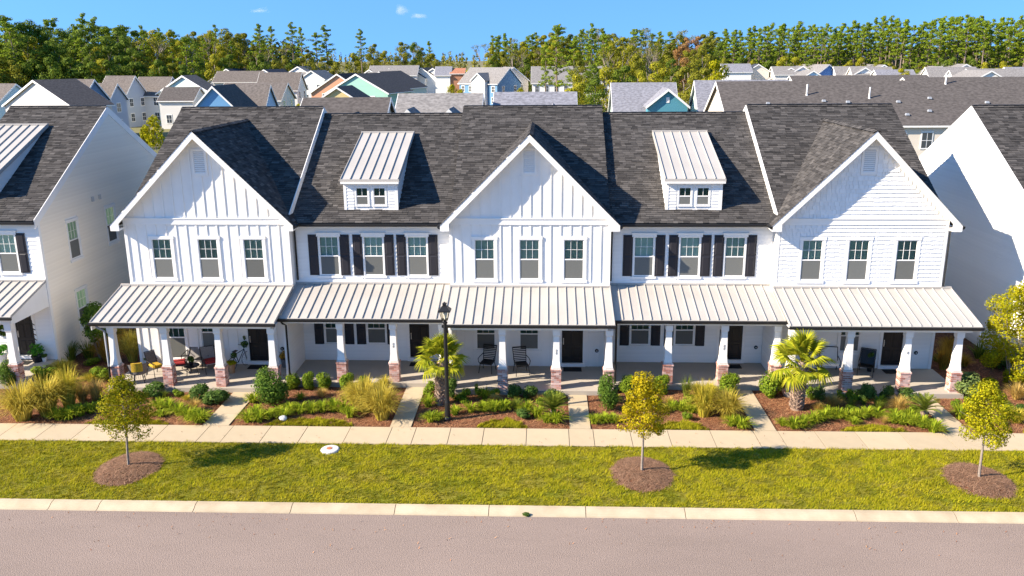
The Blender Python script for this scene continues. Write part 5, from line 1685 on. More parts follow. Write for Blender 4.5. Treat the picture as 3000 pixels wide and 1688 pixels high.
PLANTS = 'B,17.24,-2.62,1.33,0.92;C,-10.61,-2.56,0.64,0.75;C,-10.0,-2.1,0.54,0.77;C,-9.28,-2.18,0.65,0.8;C,-8.34,-2.3,0.65,0.74;C,-7.58,-1.99,0.51,0.65;C,3.42,-2.3,0.69,0.8;C,4.18,-1.22,0.57,0.44;C,4.82,-2.27,0.71,0.8;C,7.58,-2.08,0.88,0.96;C,9.33,-2.2,0.99,1.1;H,-22.86,-2.69,0.85,1.18;H,-10.98,-4.34,1.48,1.5;H,2.49,-4.52,0.93,1.46;K,-16.23,-3.39,0.94,0.56;K,-14.17,-3.9,0.8,0.7;K,-13.35,-4.11,1.06,0.65;K,-3.85,-2.54,0.47,0.83;K,-1.24,-3.03,0.64,0.62;K,-0.64,-2.75,0.64,0.57;K,0.48,-2.57,0.87,0.37;K,11.12,-3.28,0.58,0.57;K,12.79,-2.56,0.49,0.46;K,13.01,-3.16,0.62,0.78;K,13.77,-3.18,0.52,0.69;K,14.65,-3.03,0.71,0.58;K,18.12,1.46,0.87,0.56;K,20.22,0.63,1.06,0.93;L,-18.97,-5.83,0.65,0.5;L,-18.53,-5.8,0.7,0.49;L,-18.29,-5.44,0.71,0.49;L,-18.01,-5.16,0.65,0.44;L,-15.47,-4.68,0.64,0.43;L,-15.05,-5.43,0.52,0.27;L,-15.0,-4.85,0.64,0.48;L,-14.4,-5.3,0.68,0.52;L,-13.83,-5.74,0.72,0.56;L,-13.36,-5.96,0.71,0.5;L,-12.93,-5.95,0.71,0.5;L,-12.09,-3.98,0.63,0.42;L,-11.44,-5.88,0.65,0.5;L,-11.01,-5.87,0.65,0.5;L,-10.72,-5.54,0.6,0.4;L,-10.45,-5.25,0.55,0.35;L,-10.09,-4.99,0.6,0.43;L,-10.01,-3.69,0.42,0.33;L,-9.64,-5.04,0.6,0.46;L,-9.22,-4.97,0.6,0.45;L,-8.8,-4.9,0.6,0.48;L,-8.38,-4.81,0.65,0.53;L,-7.91,-4.93,0.64,0.47;L,-4.67,-4.26,0.6,0.5;L,-4.38,-5.74,0.57,0.43;L,-4.12,-5.52,0.53,0.34;L,-3.51,-5.04,0.53,0.39;L,-2.91,-4.79,0.54,0.4;L,-2.47,-4.55,0.49,0.35;L,-2.39,-4.65,0.54,0.34;L,-2.09,-4.4,0.54,0.35;L,-2.0,-4.63,0.59,0.39;L,-1.68,-4.27,0.54,0.35;L,-1.62,-4.56,0.59,0.39;L,-0.7,-4.72,0.58,0.49;L,-0.31,-5.17,0.62,0.48;L,0.07,-5.65,0.52,0.33;L,0.44,-5.67,0.76,0.5;L,1.89,-5.72,0.52,0.39;L,2.26,-5.64,0.57,0.38;L,2.59,-5.59,0.52,0.34;L,5.05,-4.3,0.55,0.35;L,5.41,-4.39,0.6,0.4;L,5.77,-4.58,0.54,0.35;L,7.08,-5.8,0.58,0.39;L,7.39,-6.02,0.72,0.47;L,8.99,-5.75,0.44,0.31;L,9.34,-6.0,0.63,0.44;L,9.75,-5.84,0.59,0.45;L,10.21,-5.5,0.6,0.45;L,10.65,-5.26,0.6,0.46;L,11.01,-4.85,0.61,0.41;L,11.33,-5.01,0.61,0.41;L,11.62,-5.12,0.61,0.41;L,12.01,-5.05,0.61,0.41;L,12.45,-4.87,0.62,0.41;L,12.82,-4.92,0.62,0.41;L,13.3,-5.42,0.62,0.41;L,13.57,-5.5,0.67,0.4;L,13.92,-5.55,0.67,0.4;L,14.19,-5.76,0.67,0.46;L,14.39,-6.22,0.71,0.5;L,15.82,-4.95,0.64,0.6;M,-21.89,-1.66,1.1,0.71;M,-20.79,-3.41,0.99,0.62;M,-20.76,0.27,0.69,0.38;M,-19.22,-1.71,1.01,0.69;M,-15.14,-3.52,0.49,0.37;M,-4.81,-3.06,0.56,0.42;M,-4.7,-2.11,0.58,0.43;M,-3.24,-3.84,0.45,0.21;M,-3.23,-3.46,0.45,0.54;M,-2.76,-3.04,0.31,0.56;M,-2.05,-2.91,0.46,0.43;M,10.79,-2.96,0.43,0.57;M,11.98,-3.26,0.4,0.46;S,-22.13,0.9,1.16,1.15;S,-21.47,1.28,1.28,1.0;S,-1.14,-4.31,0.74,0.48;S,5.83,-2.95,0.77,1.06;S,12.18,-3.88,0.58,0.43;S,13.16,-4.18,0.69,0.53;S,19.98,1.94,1.22,0.94;Y,-23.18,5.03,1.12,0.61;Y,18.61,-1.69,0.71,0.48;Y,19.74,-1.46,0.9,0.78;g,-20.34,-5.85,1.65,1.66;g,-19.61,-5.4,1.59,1.73;g,-19.13,0.78,1.12,1.57;g,-7.12,-4.75,1.43,1.45;g,-6.19,-5.48,1.44,1.51;g,7.04,-5.05,1.27,1.19;n,-21.59,3.88,1.08,0.8;n,-21.52,-0.96,0.99,0.73;n,-19.76,-1.8,0.77,0.47;n,-19.22,-4.56,1.23,1.8;n,-7.7,-4.05,0.86,1.02;n,-6.74,-1.91,0.69,0.7;n,6.19,-4.92,1.22,1.52;n,6.3,-1.03,0.54,0.45;n,6.85,-1.0,0.6,0.44;n,17.93,-5.24,0.81,0.59;r,-20.3,0.85,1.38,1.49;r,-20.29,2.61,1.04,0.98;r,17.7,0.5,0.85,1.31;r,18.83,0.95,0.75,0.57;r,19.16,3.18,0.98,0.64;t,-21.59,-4.72,0.92,0.68;t,-20.91,-2.52,0.83,0.4;t,-18.96,-4.02,0.96,0.84;t,-18.36,-4.01,0.95,1.01;t,-9.24,-3.29,0.57,0.37;t,-2.03,-3.8,0.5,0.41;t,-2.0,-3.91,0.55,0.41;t,11.51,-3.82,0.79,0.51;t,13.96,-4.21,0.9,0.62;t,19.13,-2.92,0.92,0.74'
def bed_of(x, y):
    if y > -1.9 and x < -15:
        return 'in the side yard by the left house'
    if y > -1.9 and x > 15:
        return 'in the side yard by the right house'
    for lim, nm in ((-18.4, 'in the bed at the left edge'), (-12.5, 'in the bed by the leftmost gable house'), (-5.4, 'in the bed by the left dormer unit'), (1.3, 'in the bed by the middle gable house'),
                    (8.2, 'in the bed by the right dormer unit'), (15.3, 'in the bed by the shingled house')):
        if x < lim:
            return nm
    return 'in the bed at the right edge'
rp = random.Random(21)
items = []
for e in PLANTS.split(';'):
    k, x, y, w, h = e.split(',')
    x, y, w, h = float(x), float(y), float(w), float(h)
    if -18.4 < x < 17:
        gab = not (-11.1 < x < -4.1 or 2.8 < x < 9.85)
        front = -2.95 if gab else -2.22
        if y > front - w*.5 - .03:
            y = front - w*.5 - .03
    for p in PATHS:
        if p[0] - .28*w < x < p[1] + .28*w and y < -2.2:
            x = p[0] - .30*w if x < (p[0] + p[1])/2 else p[1] + .30*w
    items.append((k, x, y, w, h))
# low fillers between the main plants
tries = 0
fill = 0
while fill < 64 and tries < 4000:
    tries += 1
    x, y = rp.uniform(-18.2, 19.5), rp.uniform(-5.6, -3.1)
    k = rp.choice('MMKtLLSnt')
    w = rp.uniform(.38, .62)
    if any(p[0] - .45 < x < p[1] + .45 for p in PATHS) or any((x - q[1])**2 + (y - q[2])**2 < (.36*(w + q[3]))**2 for q in items):
        continue
    if abs(x + 4.1) < .5 or abs(x - 9.96) < .7 or any(a_ < x < b_ and y < -6.25 + c_ for a_, b_, c_, _l in PATCH):
        continue
    items.append((k, x, y, w, w*rp.uniform(.6, .9)))
    fill += 1
cnt = {}
for it in items:
    cnt.setdefault((PK[it[0]][1], bed_of(it[1], it[2])), []).append(it)
for (desc, bed_), its in cnt.items():
    its.sort(key=lambda t: t[1])
    for i, (k, x, y, w, h) in enumerate(its):
        name, _, cat, _f = PK[k]
        lab = f'{desc} {bed_}' if len(its) == 1 else f'{ORD[i]} {desc} from the left {bed_}'
        o = add(name, PM[k][(i + int(abs(x)*7)) % 2], loc=(x, y, .0), rz=rp.uniform(0, 6.28), sc=(w*(1.2 if k == 'L' else 1.06), w*(1.2 if k == 'L' else 1.06), h*1.08))
        tag(o, lab, cat, desc + 's of the planting beds', kind='thing')

# street trees
def street_tree(x, y, lean, cr_w, z0, z1, mat, label, seed):
    rnd = random.Random(seed)
    T = thing('street_tree', label, 'tree', (x, y, .08), group='young street trees on the verge')
    b = MB()
    zc = (z0 + z1)/2
    pts = [(0, 0, -.05), (lean*.25, 0, .55), (lean*.6 + .01, .01, z0), (lean*.9, -.01, zc), (lean, 0, z1 - .3)]
    b.tube(pts, [.05, .042, .034, .024, .008], 8)
    for i in range(22):
        z = z0 - .05 + (z1 - z0)*.75*i/22
        a = i*2.4
        l = cr_w*.42*math.sin(math.pi*(.2 + .65*i/22))
        b.tube([(lean*.7, 0, z), (lean*.7 + math.cos(a)*l*.5, math.sin(a)*l*.5, z + .14), (lean*.8 + math.cos(a)*l, math.sin(a)*l, z + .34)], [.012, .008, .003], 4, cap=False)
    add('trunk', b, 'bark', T)
    b = MB()
    n = 26
    for i in range(n):
        f = i/(n - 1)
        z = z0 + .06 + (z1 - z0 - .2)*f
        env = math.sin(math.pi*(.27 + .68*f))**.8
        a = i*2.4 + rnd.uniform(-.3, .3)
        r = cr_w*.5*env*rnd.uniform(.35, .8)
        q = cr_w*rnd.uniform(.13, .22)
        leaf_quads(b, (lean*.8 + math.cos(a)*r, math.sin(a)*r, z), (q, q, q*.85), 330, .033, rnd, .3)
    add('crown', b, mat, T)
    return T
street_tree(-14.23, -9.85, .12, 1.95, 1.32, 3.25, 'leaf_street', 'young olive green street tree nearest the left edge', 1)
street_tree(3.26, -9.80, .0, 1.75, 1.42, 3.45, 'leaf_gold', 'young golden yellow street tree at right of centre', 2)
street_tree(14.24, -9.98, -.06, 1.9, 1.38, 3.3, 'leaf_lime', 'young yellow green street tree nearest the right edge', 3)
# larger shrub tree at the right edge and a bushy one at the left side yard
def bush_tree(x, y, w, z0, z1, mat, label, seed, leaves=5200, size=.055):
    rnd = random.Random(seed)
    T = thing('bush_tree', label, 'tree', (x, y, 0))
    b = MB()
    for i in range(7):
        a = i*.9
        b.tube([(0, 0, 0), (math.cos(a)*w*.12, math.sin(a)*w*.12, z1*.35), (math.cos(a)*w*.3, math.sin(a)*w*.3, z1*.75)], [.035, .025, .008], 5, cap=False)
    add('trunk', b, 'bark', T)
    b = MB()
    n = 30
    for i in range(n):
        f = i/(n - 1)
        z = z0 + (z1 - z0)*(.1 + .85*f)
        env = math.sin(math.pi*(.22 + .70*f))**.8
        a = i*2.4 + rnd.uniform(-.3, .3)
        r = w*.5*env*rnd.uniform(.35, .85)
        q = w*rnd.uniform(.11, .18)
        leaf_quads(b, (math.cos(a)*r, math.sin(a)*r, z), (q, q, q), leaves//n, size, rnd, .3)
    add('crown', b, mat, T)
bush_tree(19.6, -1.5, 3.0, .5, 4.4, 'leaf_lime', 'tall yellow green bush tree against the right house wall', 5, 16000, .042)
bush_tree(-20.75, .9, 1.5, .9, 2.75, 'leaf_holly', 'dark leafed small tree before the left house gable wall', 6, 2200, .06)
for x, y, h, lab in ((-67.5, 97.5, 4.6, 'bright green tree left in the gap between the left house and the row'), (-60.5, 95.5, 5.2, 'bright green tree right in the gap beside the leftmost gable roof'),
                     (-64.5, 101.0, 3.2, 'low bright green tree in the middle of the gap beside the left house gable'), (-57.8, 155.5, 4.5, 'small yellow green tree before the white porch house'),
                     (-55.5, 158.0, 3.8, 'small round tree right of its neighbour before the white porch house'), (-28.0, 225.0, 6.0, 'green tree beside the arched window house'),
                     (-24.5, 214.0, 5.0, 'green tree left of the blue ended house'), (-7.0, 205.0, 5.5, 'green tree right of the blue ended house')):
    bush_tree(x, y, h*.62, .2, h, 'leaf_lime', lab, int(-x*7), 1800, .15)
# pot of weeds in the gutter
o = add('weed', PM['K'][0], loc=(-.55, -12.42, -.115), sc=(.26, .16, .12))
tag(o, 'small dark weed growing in the gutter at the road edge', 'weed')

# fan palms
def frond_mesh(seed, droop):
    rnd = random.Random(seed)
    b = MB()
    L = .50
    b.tube([(0, 0, 0), (.25, 0, .035), (L, 0, .05)], [.016, .012, .008], 4)
    n = 26
    for i in range(n):
        t = R(-118 + 236*i/(n - 1))
        l = .52*(1 - .18*abs(t)/2.05)*rnd.uniform(.9, 1.06)
        c, s = math.cos(t), math.sin(t)
        w = .026
        z0 = .05
        fold = .035*(1 if i % 2 else -1)*0 + .05*math.cos(t)
        p0 = Vector((L, 0, z0))
        d1 = Vector((c, s, 0))
        side = Vector((-s, c, 0))
        a = p0 + d1*l*.55 + Vector((0, 0, fold))
        e = p0 + d1*l + Vector((0, 0, -droop*l*rnd.uniform(.4, 1.2)))
        i0 = len(b.v)
        b.v += [tuple(p0 - side*.006), tuple(p0 + side*.006), tuple(a + side*w), tuple(a - side*w), tuple(a + Vector((0, 0, .018))), tuple(e)]
        b.f += [(i0, i0 + 1, i0 + 4), (i0 + 1, i0 + 2, i0 + 4), (i0 + 3, i0, i0 + 4), (i0 + 4, i0 + 2, i0 + 5), (i0 + 3, i0 + 4, i0 + 5)]
    return b.mesh('fan_frond', M['leaf_palm'])
FR = [frond_mesh(60 + i, d) for i, d in enumerate((.10, .28, .5))]
def fan_palm(x, y, th, tr, cz, r, n, label, seed, lean=0.0):
    rnd = random.Random(seed)
    T = thing('palm_tree', label, 'palm tree', (x, y, 0), group='fan palms of the front beds')
    b = MB()
    b.tube([(0, 0, -.05), (lean*.3, 0, th*.3), (lean, 0, th), (lean*1.2, 0, cz)], [tr*.92, tr*.86, tr*.95, tr*.4], 12)
    t = add('trunk', b, 'palm_bark', T)
    b = MB()
    for k in range(int(th/.085)):
        for j in range(8):
            z = .08 + k*.085
            a = j*.785 + (k % 2)*.39 + rnd.uniform(-.1, .1)
            lx = lean*(z/th)**1.5
            rr_ = tr*.88
            c, s = math.cos(a), math.sin(a)
            w = tr*.34
            h = .14*rnd.uniform(.7, 1.25)
            o_ = .07*rnd.uniform(.6, 1.5)
            i0 = len(b.v)
            b.v += [(lx + c*rr_ - s*w, s*rr_ + c*w, z), (lx + c*rr_ + s*w, s*rr_ - c*w, z), (lx + c*(rr_ + o_) + s*w*.35, s*(rr_ + o_) - c*w*.35, z + h), (lx + c*(rr_ + o_) - s*w*.35, s*(rr_ + o_) + c*w*.35, z + h),
                    (lx + c*(rr_ + o_*.3), s*(rr_ + o_*.3), z + h*1.02)]
            b.f += [(i0, i0 + 1, i0 + 2, i0 + 3), (i0 + 2, i0 + 1, i0 + 4), (i0 + 3, i0 + 2, i0 + 4), (i0, i0 + 3, i0 + 4)]
    add('leaf_boots', b, 'palm_bark', t)['kind'] = 'stuff'
    for i in range(n):
        f = i/(n - 1)
        a = i*2.3999 + rnd.uniform(-.2, .2)
        el = R(78 - 118*f + rnd.uniform(-8, 8))
        add('frond', FR[0 if f < .4 else 1 if f < .75 else 2], parent=T, loc=(lean*1.15, 0, cz - .12*f), rot=(rnd.uniform(-.35, .35), -el, a), sc=(r, r, r))
fan_palm(-4.22, -4.0, 1.55, .19, 1.95, 1.18, 22, 'fan palm with a shaggy trunk beside the lamp post', 9, .10)
fan_palm(9.96, -4.15, 1.65, .26, 2.0, 1.38, 22, 'large fan palm with a shaggy trunk left of the shingled house', 10, .05)
# sago palms
def sago_mesh():
    rnd = random.Random(77)
    b = MB()
    n = 22
    pts = []
    for k in range(n + 1):
        f = k/n
        pts.append(Vector((f*.95, 0, .62*f - .50*f*f)))
    b.tube(pts, [.012*(1 - .8*k/n) + .002 for k in range(n + 1)], 4)
    for k in range(2, n + 1):
        p = pts[k]
        l = .17*math.sin(math.pi*(.15 + .8*k/n))**.6
        for s in (-1, 1):
            for q in (0, .5):
                pp = p + Vector((-.02*q, 0, 0))
                e = pp + Vector((l*.55, s*l, .05))
                i0 = len(b.v)
                b.v += [tuple(pp + Vector((-.013, 0, 0))), tuple(pp + Vector((.013, 0, 0))), tuple(e)]
                b.f.append((i0, i0 + 1, i0 + 2))
    return b.mesh('sago_frond', M['leaf_sago'])
SG = sago_mesh()
def sago(x, y, r, label, seed):
    rnd = random.Random(seed)
    T = thing('sago_palm', label, 'sago palm', (x, y, 0), group='sago palms of the front beds')
    b = MB()
    b.lathe([(.12, 0), (.15, .15), (.12, .34), (.05, .40)], 10)
    add('trunk', b, 'palm_bark', T)
    for i in range(34):
        f = i/33
        el = R(62 - 62*f + rnd.uniform(-8, 8))
        add('frond', SG, parent=T, loc=(0, 0, .36), rot=(rnd.uniform(-.2, .2), -el, i*2.4), sc=(r,)*3)
sago(.32, -5.35, .80, 'dark green sago palm at the walk of the middle gable house', 3)
sago(14.55, -5.0, .72, 'bright green sago palm leaning over the walk of the shingled house', 4)

# ================================================================== lamp post
LP = thing('lamp_post', 'black lamp post with a glass lantern beside the fan palm', 'lamp post', (-3.74, -5.55, 0))
b = MB()
b.lathe([(.14, 0), (.14, .10), (.105, .16), (.105, .75), (.09, .82), (.082, .9), (.068, 3.9), (.095, 3.93), (.095, 3.98), (.055, 4.0), (.055, 4.06)], 16)
add('post', b, 'black', LP)
b = MB()
b.frustum(0, 0, 4.05, 4.09, .20, .24)
for sx in (-1, 1):
    for sy in (-1, 1):
        b.tube([(sx*.105, sy*.105, 4.08), (sx*.175, sy*.175, 4.42)], .014, 4)
b.frustum(0, 0, 4.41, 4.45, .46, .46)
b.frustum(0, 0, 4.45, 4.60, .44, .17)
b.frustum(0, 0, 4.60, 4.68, .13, .13)
b.frustum(0, 0, 4.68, 4.71, .17, .15)
b.frustum(0, 0, 4.71, 4.76, .09, .03)
ln = add('lantern_frame', b, 'black', LP)
for i, (sx, sy) in enumerate(((0, -1), (0, 1), (-1, 0), (1, 0))):
    b = MB()
    if sx == 0:
        b.face((-.105, sy*.105, 4.09), (.105, sy*.105, 4.09), (.17, sy*.17, 4.41), (-.17, sy*.17, 4.41))
    else:
        b.face((sx*.105, -.105, 4.09), (sx*.105, .105, 4.09), (sx*.17, .17, 4.41), (sx*.17, -.17, 4.41))
    add('pane', b, 'lamp_glass', ln)
b = MB()
b.lathe([(.03, 4.09), (.035, 4.2), (.06, 4.26), (.06, 4.33), (.02, 4.37)], 10)
add('bulb', b, 'white_fabric', ln)

# ================================================================== porch furniture
def bar(b, p, q, r=.014, n=5):
    b.tube([p, q], r, n)
def metal_chair(x, y, z, rz, label):
    T = thing('patio_chair', label, 'chair', (x, y, z), rz, 'black metal porch chairs')
    b = MB()
    b.box(-.27, .27, -.27, .25, .40, .45)
    add('seat', b, 'black', T)
    b = MB()
    for s in (-1, 1):
        bar(b, (s*.26, .24, .42), (s*.30, .46, 1.08), .018)
    bar(b, (-.30, .46, 1.08), (.30, .46, 1.08), .02)
    bk = add('backrest', b, 'black', T)
    for k in range(9):
        f = (k + .6)/9
        q = MB()
        yy, zz, ww = .24 + .22*f, .42 + .66*f, .26 + .04*f
        q.box(-ww, ww, yy - .012, yy + .012, zz - .016, zz + .016)
        add('slat', q, 'black', bk)
    for s in (-1, 1):
        b = MB()
        b.tube([(s*.28, .33, .72), (s*.34, .0, .68), (s*.34, -.26, .64), (s*.30, -.30, .52), (s*.27, -.24, .44)], .018, 5)
        add('armrest', b, 'black', T)
        for yy, dy in ((-.24, -.08), (.22, .10)):
            b = MB()
            b.tube([(s*.25, yy, .41), (s*.28, yy + dy*.5, .2), (s*.30, yy + dy, .0)], [.018, .015, .017], 5)
            add('leg', b, 'black', T)
metal_chair(-2.52, -.72, .2, R(-14), 'black slatted metal chair left of the middle brick pier')
metal_chair(-1.02, -.95, .2, R(14), 'black slatted metal chair right of the middle brick pier')
def sling_chair(x, y, z, rz, label, cushion=None, w=.56, fab='fabric', frame='black'):
    T = thing('lounge_chair', label, 'chair', (x, y, z), rz, 'sling chairs on the porches')
    b = MB()
    b.prism([(-w/2, -.28, .40), (-w/2, .26, .36), (-w/2, .26, .40), (-w/2, -.28, .44)], (w, 0, 0))
    add('seat', b, fab, T)
    b = MB()
    b.prism([(-w/2, .24, .40), (-w/2, .48, 1.0), (-w/2, .51, .99), (-w/2, .27, .38)], (w, 0, 0))
    add('backrest', b, fab, T)
    for s in (-1, 1):
        b = MB()
        b.tube([(s*(w/2 + .02), .50, 1.03), (s*(w/2 + .02), .25, .40), (s*(w/2 + .02), -.30, .43)], .018, 5)
        b.tube([(s*(w/2 + .03), .36, .66), (s*(w/2 + .03), -.28, .64), (s*(w/2 + .03), -.33, .0)], .018, 5)
        b.tube([(s*(w/2 + .02), .25, .40), (s*(w/2 + .02), .42, .0)], .018, 5)
        add('side_frame', b, frame, T)
    b = MB()
    bar(b, (-w/2, .50, 1.02), (w/2, .50, 1.02), .018)
    add('top_rail', b, frame, T)
    if cushion:
        b = MB()
        b.frustum(0, -.02, .44, .50, w*.92, w*.98, .5, .54)
        b.frustum(0, -.02, .50, .55, w*.98, w*.85, .54, .46)
        add('cushion', b, cushion, T)
    return T
sling_chair(-16.05, -1.15, .2, R(-70), 'black sling chair with red cushion beside the second pier of the left porch', 'red')
sling_chair(-14.75, -.95, .2, R(35), 'grey sling chair with red cushion left of the third pier of the left porch', 'red')
sling_chair(-15.55, -.40, .2, R(0), 'wide grey loveseat against the wall of the left porch', None, 1.15)
sling_chair(-16.95, -1.55, .2, R(50), 'small metal chair with yellow cushion on the left porch', 'yellow', .40, 'wicker')
sling_chair(12.35, -.55, .2, R(-8), 'white cushioned seat behind the large fan palm', 'white_fabric', .7, 'white_fabric')
sling_chair(13.85, -.75, .2, R(-25), 'dark sling chair between the piers of the shingled house', None, .56, 'black')
# wicker chair with yellow throw
T = thing('wicker_chair', 'round wicker chair with a yellow throw at the corner pier of the left porch', 'chair', (-17.35, -2.3, .2), R(200))
b = MB()
b.lathe([(.30, .40), (.36, .46), (.37, .52), (.30, .55)], 18)
add('seat', b, 'wicker', T)
b = MB()
n = 18
for k in range(n):
    t = R(20 + 140*k/(n - 1))
    i0 = len(b.v)
    b.v += [(.36*math.cos(t), .36*math.sin(t), .52), (.44*math.cos(t), .44*math.sin(t), .95 - .12*abs(k - n/2)/n)]
    if k:
        b.f.append((i0 - 2, i0, i0 + 1, i0 - 1))
add('backrest', b, 'wicker', T)
b = MB()
for k in range(8):
    t = R(60 + 60*k/7)
    i0 = len(b.v)
    b.v += [(.46*math.cos(t), .46*math.sin(t), .60), (.46*math.cos(t), .46*math.sin(t), .98), (.37*math.cos(t), .37*math.sin(t), .98), (.34*math.cos(t), .34*math.sin(t), .58)]
    if k:
        for j in range(3):
            b.f.append((i0 - 4 + j, i0 + j, i0 + j + 1, i0 - 3 + j))
add('throw', b, 'yellow', T)
for a in (45, 135, 225, 315):
    b = MB()
    c, s = math.cos(R(a)), math.sin(R(a))
    b.tube([(c*.22, s*.22, .42), (c*.30, s*.30, 0)], .018, 5)
    add('leg', b, 'black', T)
b = MB()
for k in range(24):
    t = 2*math.pi*k/24
    b.tube([(.33*math.cos(t), .33*math.sin(t), .42), (.30*math.cos(t), .30*math.sin(t), .24)], .007, 3, cap=False)
add('fringe', b, 'wicker', T)
# low table and its fern
T = thing('patio_table', 'low round black table between the seats of the left porch', 'table', (-15.45, -1.35, .2))
b = MB()
b.lathe([(.34, .40), (.34, .43), (.30, .44)], 18)
add('table_top', b, 'black', T)
for k in range(3):
    b = MB()
    a = k*2.094
    b.tube([(.22*math.cos(a), .22*math.sin(a), .40), (.28*math.cos(a), .28*math.sin(a), 0)], .016, 5)
    add('leg', b, 'black', T)
def pot_plant(x, y, z, r, h, ph, potmat, label, leafmat='leaf_pot', blades=False):
    T = thing('potted_plant', label, 'potted plant', (x, y, z))
    b = MB()
    b.lathe([(r*.72, 0), (r*.95, h*.8), (r, h*.86), (r, h), (r*.85, h), (r*.8, h*.9)], 16)
    add('pot', b, potmat, T)
    b = MB()
    rnd = random.Random(int(abs(x*100)))
    for i in range(5):
        a = i*1.26
        leaf_quads(b, (math.cos(a)*r*.6, math.sin(a)*r*.6, h + ph*rnd.uniform(.3, .75)), (r*.8, r*.8, ph*.35), 60, .055, rnd)
    b.tube([(0, 0, h*.8), (0, 0, h + ph*.5)], .012, 4)
    add('foliage', b, leafmat, T)
pot_plant(-15.45, -1.35, .64, .10, .12, .28, 'black', 'small dark potted fern on the low black table', 'leaf_dark')
pot_plant(-22.95, -.32, .36, .26, .30, .55, 'black', 'leafy green plant in a black tub by the door of the left house')
pot_plant(-22.66, -.30, .36, .10, .20, .12, 'white_fabric', 'small white pot beside the black tub of the left house', 'leaf_dark')
pot_plant(-24.6, -.35, .36, .26, .36, .42, 'white_fabric', 'round green plant in a white pot at the left edge')
pot_plant(-11.62, -.32, .2, .20, .38, .30, 'wicker', 'dark woven basket with a plant beside the fourth pier of the left porch', 'grass_rust')
pot_plant(-17.75, -.35, .2, .20, .30, .10, 'terracotta', 'terracotta pot by the corner of the left porch wall', 'leaf_dark')
pot_plant(14.15, -.35, .2, .13, .62, .34, 'black', 'dark plant on a tall black stand left of the shingled house door', 'leaf_dark')
pot_plant(-13.75, -1.15, .2, .16, .42, .12, 'wood', 'small wooden stool with a red flowering pot left of the first door', 'leaf_lime')
# old bicycle used as a planter beside the first door
T = thing('bicycle', 'dark old bicycle with plants leaning by the first black door', 'bicycle', (-13.62, -.55, .2), R(68))
for xx in (-.48, .48):
    b = MB()
    ring = [(xx + .31*math.cos(2*math.pi*k/20), 0, .31 + .31*math.sin(2*math.pi*k/20)) for k in range(21)]
    b.tube(ring, .014, 5, cap=False)
    for k in range(6):
        a = math.pi*k/6
        b.tube([(xx + .3*math.cos(a), 0, .31 + .3*math.sin(a)), (xx - .3*math.cos(a), 0, .31 - .3*math.sin(a))], .003, 3, cap=False)
    add('wheel', b, 'black', T)
b = MB()
for p, q in (((-.48, 0, .31), (-.05, 0, .30)), ((-.05, 0, .30), (-.20, 0, .82)), ((-.16, 0, .72), (.36, 0, .78)), ((.36, 0, .78), (-.05, 0, .30)), ((.34, 0, .90), (.48, 0, .31)), ((-.48, 0, .31), (-.17, 0, .70))):
    b.tube([p, q], .017, 5)
add('frame', b, 'black', T)
b = MB()
b.tube([(.30, -.26, .98), (.36, -.1, .96), (.34, 0, .92), (.36, .1, .96), (.30, .26, .98)], .013, 5)
add('handlebar', b, 'black', T)
b = MB()
b.frustum(-.21, 0, .82, .88, .10, .26, .08, .16)
add('saddle', b, 'black', T)
b = MB()
rnd = random.Random(8)
leaf_quads(b, (.42, 0, 1.0), (.16, .18, .16), 130, .045, rnd)
leaf_quads(b, (-.3, 0, .72), (.16, .14, .14), 110, .045, rnd)
leaf_quads(b, (.45, 0, 1.30), (.07, .07, .10), 40, .04, rnd)
add('planter_greenery', b, 'leaf_dark', T)
# iron wall ornament and wreath on the left house porch
T = thing('wall_ornament', 'black iron wall ornament beside the door of the left house', 'wall ornament', (-23.12, -.05, 1.3))
b = MB()
for k in range(4):
    z = .24*k
    b.tube([(-.12 + .02*k, 0, z), (-.02, 0, z + .07), (.10, 0, z - .02)], .022, 5)
b.tube([(0, 0, -.15), (0, 0, .95)], .010, 4)
add('ironwork', b, 'black', T)
T = thing('wreath', 'dark leafy wreath hanging at the left edge of the left house porch', 'wreath', (-24.55, -.06, 1.75))
b = MB()
rnd = random.Random(4)
for k in range(12):
    a = 2*math.pi*k/12
    leaf_quads(b, (.18*math.cos(a), 0, .18*math.sin(a)), (.09, .05, .09), 24, .06, rnd)
add('greenery', b, 'leaf_dark', T)
tag(add('door_mat', unit_box('mat'), loc=(-23.95, -.75, .36), sc=(.75, .45, .02)), 'dark door mat at the door of the left house', 'door mat')

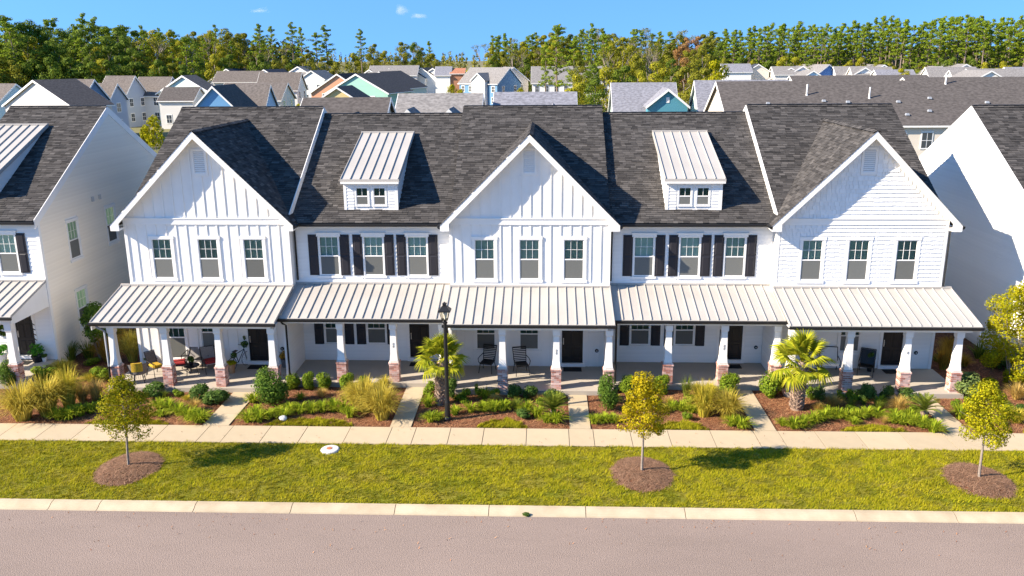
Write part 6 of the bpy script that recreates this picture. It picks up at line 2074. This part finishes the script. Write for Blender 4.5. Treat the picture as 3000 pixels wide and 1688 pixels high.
# ================================================================== clouds (small fair weather wisps far away)
def cloud(name, x, y, z, sx, sy, sz, label, seed, dens):
    m = bpy.data.materials.new('cloud_vapour')
    m.use_nodes = True
    nt = m.node_tree
    N, L = nt.nodes, nt.links
    N.remove(N['Principled BSDF'])
    v = N.new('ShaderNodeVolumePrincipled')
    v.inputs['Color'].default_value = (1, 1, 1, 1)
    v.inputs['Anisotropy'].default_value = .2
    tc = N.new('ShaderNodeTexCoord')
    nz = N.new('ShaderNodeTexNoise')
    nz.noise_dimensions = '4D'
    nz.inputs['W'].default_value = seed
    nz.inputs['Scale'].default_value = 1.5
    nz.inputs['Detail'].default_value = 5
    L.new(tc.outputs['Object'], nz.inputs['Vector'])
    ln_ = N.new('ShaderNodeVectorMath')
    ln_.operation = 'LENGTH'
    L.new(tc.outputs['Object'], ln_.inputs[0])
    s1 = N.new('ShaderNodeMapRange')
    s1.inputs['From Min'].default_value = 1.0
    s1.inputs['From Max'].default_value = 0.0
    s1.inputs['To Min'].default_value = -.42
    s1.inputs['To Max'].default_value = .28
    L.new(ln_.outputs['Value'], s1.inputs['Value'])
    ad = N.new('ShaderNodeMath')
    ad.operation = 'ADD'
    L.new(nz.outputs['Fac'], ad.inputs[0])
    L.new(s1.outputs[0], ad.inputs[1])
    s2 = N.new('ShaderNodeMapRange')
    s2.inputs['From Min'].default_value = .45
    s2.inputs['From Max'].default_value = .85
    s2.inputs['To Max'].default_value = dens
    L.new(ad.outputs[0], s2.inputs['Value'])
    L.new(s2.outputs[0], v.inputs['Density'])
    L.new(v.outputs[0], N['Material Output'].inputs['Volume'])
    b = MB()
    n, mm = 20, 12
    for j in range(mm + 1):
        for k in range(n):
            t, p = 2*math.pi*k/n, math.pi*j/mm
            b.v.append((math.sin(p)*math.cos(t), math.sin(p)*math.sin(t), math.cos(p)))
    for j in range(mm):
        for k in range(n):
            k2 = (k + 1) % n
            b.f.append((j*n + k, (j + 1)*n + k, (j + 1)*n + k2, j*n + k2))
    o = add('cloud', b, m, loc=(x, y, z), sc=(sx, sy, sz))
    tag(o, label, 'cloud')
cloud('cloud', -976, 3012, 178, 65, 35, 20, 'small flat white cloud wisp left in the sky', 1.0, .035)
cloud('cloud', -510, 3123, 180, 46, 25, 38, 'small ragged cloud wisp left of its flat neighbour', 2.2, .035)
cloud('cloud', -454, 3132, 160, 58, 31, 20, 'small flat cloud wisp right of the ragged one', 3.7, .035)
